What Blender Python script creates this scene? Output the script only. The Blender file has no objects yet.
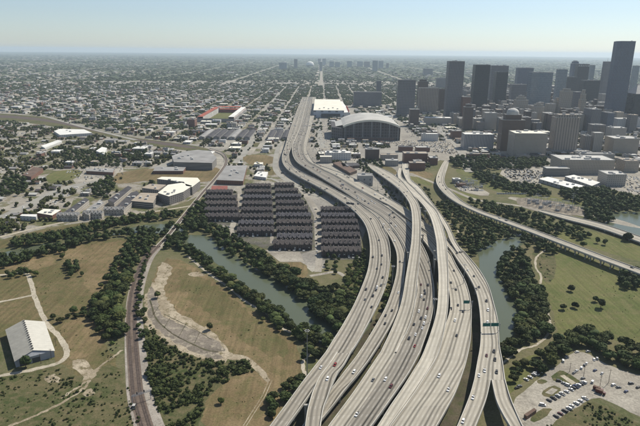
import bpy, bmesh, math, random
import numpy as np
from mathutils import Vector, Matrix

# ------------------------------------------------------------------ camera
H = 265.0
FPX = 554.0
PITCH = math.radians(16.3)
ROLL = math.radians(0.56)
sc = bpy.context.scene
X0 = Vector((1, 0, 0)); U0 = Vector((0, math.sin(PITCH), math.cos(PITCH)))
FW = Vector((0, math.cos(PITCH), -math.sin(PITCH)))
RT = X0 * math.cos(ROLL) + U0 * math.sin(ROLL)
UP = U0 * math.cos(ROLL) - X0 * math.sin(ROLL)
cam_d = bpy.data.cameras.new('camera')
cam_d.sensor_width = 36.0
cam_d.lens = 36.0 * FPX / 640.0
cam_d.clip_start = 1.0
cam_d.clip_end = 200000.0
cam = bpy.data.objects.new('camera', cam_d)
sc.collection.objects.link(cam)
M = Matrix.Identity(4)
for i in range(3):
    M[i][0] = RT[i]; M[i][1] = UP[i]; M[i][2] = -FW[i]
M[2][3] = H
cam.matrix_world = M
sc.camera = cam

# ------------------------------------------------------------------ light
SUN_AZ = math.radians(46); SUN_EL = math.radians(48)
w = bpy.data.worlds.new('World'); sc.world = w; w.use_nodes = True
nt = w.node_tree
bg = nt.nodes.get('Background') or nt.nodes.new('ShaderNodeBackground')
sky = nt.nodes.new('ShaderNodeTexSky')
sky.sky_type = 'NISHITA'; sky.sun_disc = False
sky.sun_elevation = SUN_EL; sky.sun_rotation = SUN_AZ
sky.altitude = 100; sky.air_density = 1.0; sky.dust_density = 0.3; sky.ozone_density = 3.0
hsv = nt.nodes.new('ShaderNodeHueSaturation'); hsv.inputs['Saturation'].default_value = 0.68
nt.links.new(sky.outputs[0], hsv.inputs['Color']); tint = nt.nodes.new('ShaderNodeMix'); tint.data_type = 'RGBA'; tint.blend_type = 'MULTIPLY'; tint.inputs[0].default_value = 1.0; tint.inputs[7].default_value = (0.90, 0.985, 1.07, 1)
nt.links.new(hsv.outputs[0], tint.inputs[6]); nt.links.new(tint.outputs[2], bg.inputs[0]); bg.inputs[1].default_value = 0.085
sl = bpy.data.lights.new('sun', 'SUN'); sl.energy = 4.8; sl.angle = math.radians(0.5); sl.color = (1.0, 0.935, 0.82)
so = bpy.data.objects.new('sun', sl); sc.collection.objects.link(so)
sdir = Vector((math.sin(SUN_AZ) * math.cos(SUN_EL), math.cos(SUN_AZ) * math.cos(SUN_EL), math.sin(SUN_EL)))
so.rotation_euler = sdir.to_track_quat('Z', 'Y').to_euler()
so.location = (0, 0, 600)
sc.view_settings.view_transform = 'Standard'; sc.view_settings.look = 'None'
sc.view_settings.exposure = 0.3; sc.view_settings.gamma = 1.0
sc.view_settings.use_curve_mapping = False
sc.cycles.max_bounces = 5; sc.cycles.diffuse_bounces = 2; sc.cycles.glossy_bounces = 2
sc.cycles.volume_bounces = 1; sc.cycles.transmission_bounces = 2
sc.cycles.use_denoising = True

# ------------------------------------------------------------------ helpers
C = sc.collection
rnd = random.Random(11)
nrs = np.random.RandomState(5)

def g(px, py, z=0.0):
    """world point at height z on the line of sight of a photo pixel"""
    d = FW * FPX + RT * (px - 320) - UP * (py - 213)
    t = (z - H) / d.z
    return Vector((d.x * t, d.y * t, z))

def proj(x, y, z=0.0):
    v = Vector((x, y, z - H)); f = v.dot(FW)
    return 320 + FPX * v.dot(RT) / f, 213 - FPX * v.dot(UP) / f

def top_z(px, py, P):
    """height of the point over ground point P that is seen at row py"""
    d = FW * FPX + RT * (px - 320) - UP * (py - 213)
    return H + d.z * P.y / d.y

def inpoly(x, y, poly):
    c = False; n = len(poly); j = n - 1
    for i in range(n):
        xi, yi = poly[i][0], poly[i][1]; xj, yj = poly[j][0], poly[j][1]
        if (yi > y) != (yj > y) and x < (xj - xi) * (y - yi) / (yj - yi) + xi: c = not c
        j = i
    return c

REG = []
      # things whose labels may need an ordinal
def tag(o, label=None, cat=None, group=None, kind=None, share=False):
    if label: o['label'] = label
    if cat: o['category'] = cat
    if group: o['group'] = group
    if kind: o['kind'] = kind
    if label and cat and not share and not kind: REG.append(o)
    return o

def empty(name, loc=(0, 0, 0), rz=0.0):
    o = bpy.data.objects.new(name, None); C.objects.link(o)
    o.location = loc; o.rotation_euler = (0, 0, rz); o.empty_display_size = 1
    return o

class MB:
    def __init__(s): s.v = []; s.f = []; s.m = []; s.uv = []; s.mats = []
    def mi(s, m):
        if m not in s.mats: s.mats.append(m)
        return s.mats.index(m)
    def face(s, pts, mat, uv=None):
        b = len(s.v); s.v += [tuple(p) for p in pts]
        s.f.append(tuple(range(b, b + len(pts)))); s.m.append(s.mi(mat))
        s.uv.append(uv if uv else [(p[0], p[1]) for p in pts])
    def wall(s, a, b, z0, z1, mat):
        L = math.hypot(b[0] - a[0], b[1] - a[1])
        s.face([(a[0], a[1], z0), (b[0], b[1], z0), (b[0], b[1], z1), (a[0], a[1], z1)], mat, [(0, z0), (L, z0), (L, z1), (0, z1)])
    def prism(s, pts, z0, z1, wm, rm=None, bottom=False):
        """vertical prism over a ccw footprint"""
        n = len(pts)
        ar = sum(pts[i][0] * pts[(i + 1) % n][1] - pts[(i + 1) % n][0] * pts[i][1] for i in range(n))
        if ar < 0: pts = list(reversed(pts))
        for i in range(n): s.wall(pts[i], pts[(i + 1) % n], z0, z1, wm)
        s.face([(p[0], p[1], z1) for p in pts], rm or wm)
        if bottom: s.face([(p[0], p[1], z0) for p in reversed(pts)], wm)
    def box(s, cx, cy, wx, wy, z0, z1, wm, rm=None, rz=0.0, bottom=False):
        c, q = math.cos(rz), math.sin(rz)
        pts = [(cx + c * a * wx / 2 - q * b * wy / 2, cy + q * a * wx / 2 + c * b * wy / 2) for a, b in ((-1, -1), (1, -1), (1, 1), (-1, 1))]
        s.prism(pts, z0, z1, wm, rm, bottom)
    def bar(s, a, b, r, mat, n=6, r2=None):
        a = Vector(a); b = Vector(b); d = (b - a)
        if d.length < 1e-6: return
        d.normalize(); u = d.orthogonal().normalized(); w_ = d.cross(u); r2 = r if r2 is None else r2
        A = [a + (u * math.cos(t) + w_ * math.sin(t)) * r for t in [2 * math.pi * k / n for k in range(n)]]
        B = [b + (u * math.cos(t) + w_ * math.sin(t)) * r2 for t in [2 * math.pi * k / n for k in range(n)]]
        for k in range(n):
            j = (k + 1) % n; s.face([A[k], A[j], B[j], B[k]], mat)
        s.face(B, mat); s.face(A[::-1], mat)
    def gable(s, cx, cy, wx, wy, z0, z1, mat, rz=0.0, over=0.5, wm=None):
        """gable roof with its ridge along local x"""
        c, q = math.cos(rz), math.sin(rz)
        T = lambda x, y, z: (cx + c * x - q * y, cy + q * x + c * y, z)
        a = wx / 2 + over; b = wy / 2 + over
        s.face([T(-a, -b, z0), T(a, -b, z0), T(a, 0, z1), T(-a, 0, z1)], mat)
        s.face([T(a, b, z0), T(-a, b, z0), T(-a, 0, z1), T(a, 0, z1)], mat)
        s.face([T(a, -b, z0), T(a, b, z0), T(a, 0, z1)], wm or mat)
        s.face([T(-a, b, z0), T(-a, -b, z0), T(-a, 0, z1)], wm or mat)
    def build(s, name, parent=None, loc=None, smooth=False):
        me = bpy.data.meshes.new(name)
        V = s.v
        if loc is not None: V = [(p[0] - loc[0], p[1] - loc[1], p[2] - loc[2]) for p in V]
        me.from_pydata(V, [], s.f)
        for m in s.mats: me.materials.append(m)
        me.polygons.foreach_set('material_index', s.m)
        ul = me.uv_layers.new(name='UVMap')
        ul.data.foreach_set('uv', [c for f in s.uv for p in f for c in p])
        if smooth: me.polygons.foreach_set('use_smooth', [True] * len(s.f))
        me.update()
        o = bpy.data.objects.new(name, me); C.objects.link(o)
        if parent is not None: o.parent = parent
        if loc is not None and parent is None: o.location = loc
        return o

# ------------------------------------------------------------------ materials
def mat(name, col, rough=0.85, spec=0.3, metal=0.0, var=0.0, vscale=0.1, col2=None, objvar=0.0, detail=4, coord='Object', bump=0.0):
    m = bpy.data.materials.new(name); m.use_nodes = True; n = m.node_tree.nodes; l = m.node_tree.links
    b = n['Principled BSDF']; b.inputs['Roughness'].default_value = rough; b.inputs['Metallic'].default_value = metal
    b.inputs['Specular IOR Level'].default_value = spec
    col = (*col, 1) if len(col) == 3 else col
    if var == 0 and col2 is None and objvar == 0:
        b.inputs['Base Color'].default_value = col
        rgb = n.new('ShaderNodeRGB'); rgb.outputs[0].default_value = col; l.new(rgb.outputs[0], b.inputs['Base Color'])
        return m
    tc = n.new('ShaderNodeTexCoord'); no = n.new('ShaderNodeTexNoise')
    if coord == 'World':
        ge = n.new('ShaderNodeNewGeometry'); l.new(ge.outputs['Position'], no.inputs['Vector'])
    else: l.new(tc.outputs[coord], no.inputs['Vector'])
    no.inputs['Scale'].default_value = vscale; no.inputs['Detail'].default_value = detail; no.inputs['Roughness'].default_value = 0.6
    cr = n.new('ShaderNodeMapRange'); cr.inputs[1].default_value = 0.32; cr.inputs[2].default_value = 0.68
    l.new(no.outputs['Fac'], cr.inputs[0])
    mx = n.new('ShaderNodeMix'); mx.data_type = 'RGBA'; l.new(cr.outputs[0], mx.inputs[0])
    if col2 is None:
        col2 = tuple(c * (1 + var) for c in col[:3]); col = tuple(c * (1 - var) for c in col[:3])
    mx.inputs[6].default_value = (*col[:3], 1); mx.inputs[7].default_value = (*col2[:3], 1)
    out = mx.outputs[2]
    if objvar:
        oi = n.new('ShaderNodeObjectInfo'); mr = n.new('ShaderNodeMapRange'); mr.inputs[3].default_value = 1 - objvar; mr.inputs[4].default_value = 1 + objvar
        l.new(oi.outputs['Random'], mr.inputs[0]); hs = n.new('ShaderNodeHueSaturation')
        l.new(mr.outputs[0], hs.inputs['Value']); l.new(out, hs.inputs['Color'])
        mh = n.new('ShaderNodeMapRange'); mh.inputs[3].default_value = 0.47; mh.inputs[4].default_value = 0.53
        mm = n.new('ShaderNodeMath'); mm.operation = 'FRACT'; m7 = n.new('ShaderNodeMath'); m7.operation = 'MULTIPLY'; m7.inputs[1].default_value = 7.31
        l.new(oi.outputs['Random'], m7.inputs[0]); l.new(m7.outputs[0], mm.inputs[0]); l.new(mm.outputs[0], mh.inputs[0]); l.new(mh.outputs[0], hs.inputs['Hue'])
        out = hs.outputs[0]
    l.new(out, b.inputs['Base Color'])
    if bump:
        bp = n.new('ShaderNodeBump'); bp.inputs['Strength'].default_value = bump; bp.inputs['Distance'].default_value = 1.0
        l.new(no.outputs['Fac'], bp.inputs['Height']); l.new(bp.outputs[0], b.inputs['Normal'])
    return m

def M_(n, l, op, a, b=None, c=None):
    x = n.new('ShaderNodeMath'); x.operation = op
    for i, s_ in enumerate((a, b, c)):
        if s_ is None: continue
        if isinstance(s_, (int, float)): x.inputs[i].default_value = s_
        else: l.new(s_, x.inputs[i])
    return x.outputs[0]

def facade(name, wall, glass=(0.03, 0.035, 0.045), pu=4.0, pv=3.6, fu=0.5, fv=0.5, rough=0.15, var=0.12, wrough=0.8, gspec=0.5):
    """wall with a grid of windows, in metres along UV"""
    m = bpy.data.materials.new(name); m.use_nodes = True; n = m.node_tree.nodes; l = m.node_tree.links
    b = n['Principled BSDF']; tc = n.new('ShaderNodeTexCoord'); sp = n.new('ShaderNodeSeparateXYZ'); l.new(tc.outputs['UV'], sp.inputs[0])
    u = M_(n, l, 'FRACT', M_(n, l, 'DIVIDE', sp.outputs[0], pu)); v = M_(n, l, 'FRACT', M_(n, l, 'DIVIDE', sp.outputs[1], pv))
    mu = M_(n, l, 'LESS_THAN', u, fu); mv = M_(n, l, 'LESS_THAN', M_(n, l, 'ABSOLUTE', M_(n, l, 'SUBTRACT', v, 0.5)), fv / 2)
    k = M_(n, l, 'MULTIPLY', mu, mv)
    no = n.new('ShaderNodeTexNoise'); no.inputs['Scale'].default_value = 0.05; no.inputs['Detail'].default_value = 3; l.new(tc.outputs['Object'], no.inputs['Vector'])
    wn = n.new('ShaderNodeMix'); wn.data_type = 'RGBA'; l.new(no.outputs['Fac'], wn.inputs[0])
    wn.inputs[6].default_value = (*[c * (1 - var) for c in wall], 1); wn.inputs[7].default_value = (*[c * (1 + var) for c in wall], 1)
    # panes differ a little from one another (blinds, rooms)
    fl = n.new('ShaderNodeCombineXYZ'); l.new(M_(n, l, 'FLOOR', M_(n, l, 'DIVIDE', sp.outputs[0], pu)), fl.inputs[0]); l.new(M_(n, l, 'FLOOR', M_(n, l, 'DIVIDE', sp.outputs[1], pv)), fl.inputs[1])
    wh = n.new('ShaderNodeTexWhiteNoise'); l.new(fl.outputs[0], wh.inputs['Vector'])
    gm = n.new('ShaderNodeMix'); gm.data_type = 'RGBA'; l.new(wh.outputs['Value'], gm.inputs[0])
    gm.inputs[6].default_value = (*glass, 1); gm.inputs[7].default_value = (*[min(1, c * 1.5 + 0.01) for c in glass], 1)
    mx = n.new('ShaderNodeMix'); mx.data_type = 'RGBA'; l.new(k, mx.inputs[0]); l.new(wn.outputs[2], mx.inputs[6]); l.new(gm.outputs[2], mx.inputs[7])
    l.new(mx.outputs[2], b.inputs['Base Color'])
    r = n.new('ShaderNodeMapRange'); r.inputs[3].default_value = wrough; r.inputs[4].default_value = rough; l.new(k, r.inputs[0]); l.new(r.outputs[0], b.inputs['Roughness'])
    b.inputs['Specular IOR Level'].default_value = gspec
    return m

def deck_mat(name, base, wear=0.35, lane=3.7, tint2=None):
    """concrete road deck: wheel tracks, joints, dashes; UV in metres (across, along)"""
    m = bpy.data.materials.new(name); m.use_nodes = True; n = m.node_tree.nodes; l = m.node_tree.links
    b = n['Principled BSDF']; b.inputs['Roughness'].default_value = 0.85; b.inputs['Specular IOR Level'].default_value = 0.25
    tc = n.new('ShaderNodeTexCoord'); sp = n.new('ShaderNodeSeparateXYZ'); l.new(tc.outputs['UV'], sp.inputs[0])
    U, V = sp.outputs[0], sp.outputs[1]
    u = M_(n, l, 'FRACT', M_(n, l, 'DIVIDE', M_(n, l, 'SUBTRACT', U, 1.6), lane))
    c = M_(n, l, 'ABSOLUTE', M_(n, l, 'SUBTRACT', u, 0.5))            # 0 centre, .5 lane edge
    tr = M_(n, l, 'SUBTRACT', 1.0, M_(n, l, 'MULTIPLY', c, 2.6)); tr = M_(n, l, 'MAXIMUM', tr, 0.0)
    # streaky noise stretched along the road, strength differs per lane
    cm = n.new('ShaderNodeCombineXYZ'); l.new(M_(n, l, 'MULTIPLY', U, 0.8), cm.inputs[0]); l.new(M_(n, l, 'MULTIPLY', V, 0.015), cm.inputs[1])
    n1 = n.new('ShaderNodeTexNoise'); n1.inputs['Scale'].default_value = 1.0; n1.inputs['Detail'].default_value = 5; l.new(cm.outputs[0], n1.inputs['Vector'])
    ln = n.new('ShaderNodeTexWhiteNoise'); ln.noise_dimensions = '1D'; l.new(M_(n, l, 'FLOOR', M_(n, l, 'DIVIDE', M_(n, l, 'SUBTRACT', U, 1.6), lane)), ln.inputs['W'])
    tr = M_(n, l, 'MULTIPLY', tr, M_(n, l, 'ADD', M_(n, l, 'MULTIPLY', ln.outputs[0], 0.9), 0.25))
    tr = M_(n, l, 'MULTIPLY', tr, M_(n, l, 'ADD', n1.outputs['Fac'], 0.3))
    n2 = n.new('ShaderNodeTexNoise'); n2.inputs['Scale'].default_value = 0.06; n2.inputs['Detail'].default_value = 6; l.new(tc.outputs['UV'], n2.inputs['Vector'])
    j = M_(n, l, 'FRACT', M_(n, l, 'DIVIDE', V, 19.0)); jm = M_(n, l, 'LESS_THAN', j, 0.03)
    # slabs poured with slightly different tones
    sl_ = n.new('ShaderNodeCombineXYZ'); l.new(M_(n, l, 'FLOOR', M_(n, l, 'DIVIDE', V, 42.0)), sl_.inputs[1]); l.new(M_(n, l, 'FLOOR', M_(n, l, 'DIVIDE', U, lane * 2)), sl_.inputs[0])
    ws = n.new('ShaderNodeTexWhiteNoise'); l.new(sl_.outputs[0], ws.inputs['Vector'])
    k = M_(n, l, 'SUBTRACT', 1.0, M_(n, l, 'MULTIPLY', tr, wear))
    k = M_(n, l, 'MULTIPLY', k, M_(n, l, 'SUBTRACT', 1.0, M_(n, l, 'MULTIPLY', jm, 0.12)))
    k = M_(n, l, 'MULTIPLY', k, M_(n, l, 'ADD', M_(n, l, 'MULTIPLY', n2.outputs['Fac'], 0.35), 0.83))
    k = M_(n, l, 'MULTIPLY', k, M_(n, l, 'ADD', M_(n, l, 'MULTIPLY', ws.outputs[0], 0.16), 0.92))
    rg = n.new('ShaderNodeMix'); rg.data_type = 'RGBA'; l.new(k, rg.inputs[0]); rg.inputs[6].default_value = (0, 0, 0, 1); rg.inputs[7].default_value = (*base, 1); rg.clamp_factor = False
    # dashes and edge lines
    e = M_(n, l, 'GREATER_THAN', c, 0.48)
    ds = M_(n, l, 'LESS_THAN', M_(n, l, 'FRACT', M_(n, l, 'DIVIDE', V, 12.0)), 0.3)
    dm = M_(n, l, 'MULTIPLY', e, ds)
    mx = n.new('ShaderNodeMix'); mx.data_type = 'RGBA'; l.new(M_(n, l, 'MULTIPLY', dm, 0.6), mx.inputs[0]); l.new(rg.outputs[2], mx.inputs[6]); mx.inputs[7].default_value = (0.75, 0.75, 0.72, 1)
    l.new(mx.outputs[2], b.inputs['Base Color'])
    return m

MT = {}
MT['deck_grey'] = deck_mat('deck_grey', (0.285, 0.26, 0.215), 1.0)
MT['deck_dark'] = deck_mat('deck_dark', (0.235, 0.215, 0.18), 1.0)
MT['deck_warm'] = deck_mat('deck_warm', (0.35, 0.322, 0.265), 0.8)
MT['deck_pale'] = deck_mat('deck_pale', (0.42, 0.39, 0.325), 0.55)
MT['barrier'] = mat('barrier_concrete', (0.45, 0.425, 0.37), 0.8, var=0.15, vscale=0.05, coord='World')
MT['girder'] = mat('girder_concrete', (0.30, 0.29, 0.26), 0.85, var=0.2, vscale=0.08, coord='World')
MT['steel'] = mat('galvanised_steel', (0.33, 0.34, 0.35), 0.5, metal=0.4)
MT['darksteel'] = mat('dark_steel', (0.06, 0.06, 0.065), 0.55)
MT['sign_green'] = mat('sign_green', (0.01, 0.12, 0.10), 0.45)
MT['sign_white'] = mat('sign_white', (0.75, 0.77, 0.75), 0.5)
MT['sign_back'] = mat('sign_back', (0.09, 0.09, 0.10), 0.6)
MT['asphalt'] = mat('street_asphalt', (0.10, 0.098, 0.09), 0.9, var=0.2, vscale=0.02, coord='World')
MT['street'] = mat('street_concrete', (0.25, 0.24, 0.21), 0.9, var=0.18, vscale=0.03, coord='World')
MT['lot'] = mat('lot_concrete', (0.25, 0.235, 0.20), 0.9, col2=(0.38, 0.355, 0.31), vscale=0.04, coord='World', detail=7)
MT['slab'] = mat('old_slab', (0.17, 0.155, 0.135), 0.95, col2=(0.30, 0.275, 0.235), vscale=0.05, coord='World', detail=9)
MT['dirt'] = mat('pale_dirt', (0.33, 0.28, 0.20), 0.95, col2=(0.47, 0.42, 0.33), vscale=0.15, coord='World', detail=7)
MT['path'] = mat('path_concrete', (0.42, 0.38, 0.30), 0.95, var=0.15, vscale=0.2, coord='World')
MT['ballast'] = mat('ballast', (0.22, 0.20, 0.175), 0.95, col2=(0.34, 0.31, 0.27), vscale=0.2, coord='World', detail=8)
MT['sleeper'] = mat('sleepers', (0.055, 0.042, 0.035), 0.9, col2=(0.105, 0.08, 0.065), vscale=0.4, coord='World')
MT['rail'] = mat('rail_steel', (0.16, 0.12, 0.10), 0.4, metal=0.6)
MT['trunk'] = mat('bark', (0.075, 0.055, 0.04), 0.95, var=0.25, vscale=2)

def ordinal(n):
    W = 'zero first second third fourth fifth sixth seventh eighth ninth tenth eleventh twelfth thirteenth fourteenth fifteenth sixteenth seventeenth eighteenth nineteenth'.split()
    if n < 20: return W[n]
    T = {2: 'twent', 3: 'thirt', 4: 'fort', 5: 'fift', 6: 'sixt', 7: 'sevent', 8: 'eight', 9: 'ninet'}
    t, u = divmod(n, 10)
    return T[t] + 'ieth' if u == 0 else T[t] + 'y-' + W[u]
def land(name, a, b, c, s1=0.012, s2=0.09, s3=0.6, streak=None, bumpy=0.0, ga=(0.40, 0.60), gb=(0.45, 0.7)):
    """patchy ground: a/b by broad noise, c by middling noise, fine mottling over all"""
    m = bpy.data.materials.new(name); m.use_nodes = True; n = m.node_tree.nodes; l = m.node_tree.links
    bs = n['Principled BSDF']; bs.inputs['Roughness'].default_value = 0.97; bs.inputs['Specular IOR Level'].default_value = 0.1
    ge = n.new('ShaderNodeNewGeometry'); P = ge.outputs['Position']
    def noise(s, d=6, r=0.6, vec=P):
        x = n.new('ShaderNodeTexNoise'); x.inputs['Scale'].default_value = s; x.inputs['Detail'].default_value = d; x.inputs['Roughness'].default_value = r; l.new(vec, x.inputs['Vector']); return x.outputs['Fac']
    def ramp(f, lo, hi):
        x = n.new('ShaderNodeMapRange'); x.inputs[1].default_value = lo; x.inputs[2].default_value = hi; l.new(f, x.inputs[0]); return x.outputs[0]
    def mix(f, p, q):
        x = n.new('ShaderNodeMix'); x.data_type = 'RGBA'; l.new(f, x.inputs[0])
        for i, s_ in ((6, p), (7, q)):
            if isinstance(s_, tuple): x.inputs[i].default_value = (*s_, 1)
            else: l.new(s_, x.inputs[i])
        return x.outputs[2]
    o = mix(ramp(noise(s1), *ga), a, b)
    o = mix(ramp(noise(s2, 8, 0.7), *gb), o, c)
    if streak:
        mp = n.new('ShaderNodeMapping'); mp.inputs['Rotation'].default_value = (0, 0, streak); mp.inputs['Scale'].default_value = (0.30, 0.012, 1); l.new(P, mp.inputs[0])
        o2 = n.new('ShaderNodeHueSaturation'); l.new(o, o2.inputs['Color'])
        x = n.new('ShaderNodeMapRange'); x.inputs[1].default_value = 0.3; x.inputs[2].default_value = 0.7; x.inputs[3].default_value = 0.84; x.inputs[4].default_value = 1.16; l.new(noise(1.0, 2, 0.5, mp.outputs[0]), x.inputs[0]); l.new(x.outputs[0], o2.inputs['Value']); o = o2.outputs[0]
    hs = n.new('ShaderNodeHueSaturation'); l.new(o, hs.inputs['Color'])
    x = n.new('ShaderNodeMapRange'); x.inputs[1].default_value = 0.3; x.inputs[2].default_value = 0.7; x.inputs[3].default_value = 0.64; x.inputs[4].default_value = 1.36
    l.new(noise(s3, 5, 0.75), x.inputs[0]); l.new(x.outputs[0], hs.inputs['Value'])
    l.new(hs.outputs[0], bs.inputs['Base Color'])
    if bumpy:
        bp = n.new('ShaderNodeBump'); bp.inputs['Strength'].default_value = bumpy; bp.inputs['Distance'].default_value = 1.2
        l.new(noise(0.5, 6, 0.7), bp.inputs['Height']); l.new(bp.outputs[0], bs.inputs['Normal'])
    return m

GREEN = (0.085, 0.098, 0.038); OLIVE = (0.12, 0.118, 0.052); TAN = (0.215, 0.165, 0.095); BROWN = (0.155, 0.118, 0.068)
MT['field_tan'] = land('field_tan', (0.135, 0.102, 0.054), (0.19, 0.142, 0.08), (0.095, 0.092, 0.038), streak=0.5)
MT['field_olive'] = land('field_olive', (0.105, 0.09, 0.042), (0.145, 0.112, 0.06), (0.075, 0.082, 0.032), streak=0.35)
MT['field_green'] = land('field_green', (0.085, 0.10, 0.034), (0.115, 0.118, 0.045), (0.14, 0.125, 0.06), streak=-0.9)
MT['scrub_ground'] = land('scrub_ground', (0.052, 0.066, 0.024), (0.098, 0.092, 0.045), (0.15, 0.12, 0.07), s1=0.02, s2=0.15, s3=0.9, bumpy=0.4)
MT['base'] = land('base_ground', (0.075, 0.085, 0.036), (0.125, 0.115, 0.06), (0.15, 0.13, 0.08), s1=0.01, s2=0.1)
MT['city'] = land('city_ground', (0.23, 0.215, 0.19), (0.32, 0.30, 0.255), (0.17, 0.16, 0.14), s1=0.006, s2=0.03, s3=0.25)
MT['suburb'] = land('suburb_ground', (0.045, 0.06, 0.03), (0.075, 0.085, 0.045), (0.17, 0.17, 0.14), s1=0.0009, s2=0.004, s3=0.02, gb=(0.55, 0.68))

MT['lot'] = land('lot_concrete', (0.235, 0.215, 0.18), (0.33, 0.305, 0.255), (0.16, 0.145, 0.12), s1=0.02, s2=0.07, s3=0.5, gb=(0.52, 0.72))
MT['slab'] = land('old_slab', (0.19, 0.165, 0.135), (0.135, 0.118, 0.095), (0.30, 0.265, 0.205), s1=0.05, s2=0.12, s3=0.5, gb=(0.5, 0.62))
MT['dirt'] = land('pale_dirt', (0.24, 0.20, 0.14), (0.36, 0.31, 0.23), (0.13, 0.11, 0.06), s1=0.05, s2=0.16, s3=0.8, gb=(0.5, 0.62))
MT['path'] = land('path_ground', (0.33, 0.295, 0.23), (0.40, 0.36, 0.285), (0.22, 0.19, 0.13), s1=0.05, s2=0.25, s3=0.9, gb=(0.52, 0.66))
MT['ballast'] = land('ballast', (0.24, 0.215, 0.185), (0.32, 0.29, 0.25), (0.15, 0.13, 0.10), s1=0.03, s2=0.2, s3=0.9, gb=(0.52, 0.7))
MT['soil_shade'] = land('soil_and_shade_tone', (0.06, 0.052, 0.036), (0.10, 0.085, 0.058), (0.06, 0.07, 0.03), s1=0.03, s2=0.1, s3=0.7)  # dark tone for kerb lines, and for shade painted under the roads
# water
mw = bpy.data.materials.new('bayou_water'); mw.use_nodes = True; n = mw.node_tree.nodes; l = mw.node_tree.links
b = n['Principled BSDF']; b.inputs['Roughness'].default_value = 0.2; b.inputs['Specular IOR Level'].default_value = 0.22
ge = n.new('ShaderNodeNewGeometry')
n1 = n.new('ShaderNodeTexNoise'); n1.inputs['Scale'].default_value = 0.012; n1.inputs['Detail'].default_value = 5; l.new(ge.outputs['Position'], n1.inputs['Vector'])
mx = n.new('ShaderNodeMix'); mx.data_type = 'RGBA'; l.new(n1.outputs['Fac'], mx.inputs[0]); mx.inputs[6].default_value = (0.072, 0.085, 0.052, 1); mx.inputs[7].default_value = (0.098, 0.112, 0.070, 1)
l.new(mx.outputs[2], b.inputs['Base Color'])
n2 = n.new('ShaderNodeTexNoise'); n2.inputs['Scale'].default_value = 0.5; n2.inputs['Detail'].default_value = 6; l.new(ge.outputs['Position'], n2.inputs['Vector'])
bp = n.new('ShaderNodeBump'); bp.inputs['Strength'].default_value = 0.25; bp.inputs['Distance'].default_value = 0.3; l.new(n2.outputs['Fac'], bp.inputs['Height']); l.new(bp.outputs[0], b.inputs['Normal'])
MT['water'] = mw

LAY = [0.0]
def smooth_poly(pts, it=2):
    for _ in range(it):
        o = []
        for i in range(len(pts)):
            a = pts[i]; c = pts[(i + 1) % len(pts)]
            o += [(a[0] * .75 + c[0] * .25, a[1] * .75 + c[1] * .25), (a[0] * .25 + c[0] * .75, a[1] * .25 + c[1] * .75)]
        pts = o
    return pts
def densify(P, step=6.0):
    o = []
    for i in range(len(P)):
        a, c = P[i], P[(i + 1) % len(P)]; k = max(1, int((c - a).length / step))
        for j in range(k): o.append(a.lerp(c, j / k))
    return o
def sheet(name, pts, m, z, smooth=1, rag=0.0):
    """ground sheet outlined in photo pixels, laid at height z"""
    if smooth: pts = smooth_poly(pts, smooth)
    P = [g(x, y, 0) for x, y in pts]
    if rag:
        P = densify(P, 5.0); r = random.Random(len(P))
        P = [Vector((p.x + r.uniform(-rag, rag), p.y + r.uniform(-rag, rag) * 1.5, 0)) for p in P]
    from mathutils.geometry import tessellate_polygon
    T = []
    for t in tessellate_polygon([P]):
        a, b_, c = (P[i] for i in t)
        T.append(tuple(t) if (b_ - a).cross(c - a).z > 0 else tuple(reversed(t)))
    me = bpy.data.meshes.new(name); me.from_pydata([(p.x, p.y, z) for p in P], [], T); me.materials.append(m)
    o = bpy.data.objects.new(name, me); C.objects.link(o); o['kind'] = 'structure'; return o

# ground: one sheet, in rings so its texture stays accurate
R_END = 49000.0
def disc(name, r0, r1, m, z, n=96, cx=0, cy=0, y_from=None):
    b_ = MB()
    rings = [r0]; r = max(r0, 400.0)
    while r < r1: rings.append(r); r *= 1.6
    rings.append(r1)
    for a, c in zip(rings, rings[1:]):
        if c <= a: continue
        for k in range(n):
            t0, t1 = 2 * math.pi * k / n, 2 * math.pi * (k + 1) / n
            q = [(a * math.cos(t0), a * math.sin(t0), z), (c * math.cos(t0), c * math.sin(t0), z), (c * math.cos(t1), c * math.sin(t1), z), (a * math.cos(t1), a * math.sin(t1), z)]
            if a == 0: q = q[1:] + [] if False else [q[0], q[1], q[2]]
            b_.face(q, m)
    o = b_.build(name); o['kind'] = 'structure'; return o
# near ground and the far suburbs meet edge to edge at 4.6 km
disc('ground', 0, 4600, MT['base'], 0.0)
disc('suburb_ground', 4600, R_END, MT['suburb'], 0.0)
o = MB(); 
CITY_PX = [(-140, 82), (-140, 246), (0, 240), (50, 227), (110, 219), (150, 212), (186, 202), (210, 190), (206, 226), (236, 238), (262, 243), (300, 262), (312, 272), (325, 268), (325, 240), (362, 240), (372, 215), (400, 205), (420, 170), (440, 160), (560, 178), (640, 196), (760, 215), (760, 88), (320, 80)]
sheet('city_ground', CITY_PX, MT['city'], 0.03, smooth=0)

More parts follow.
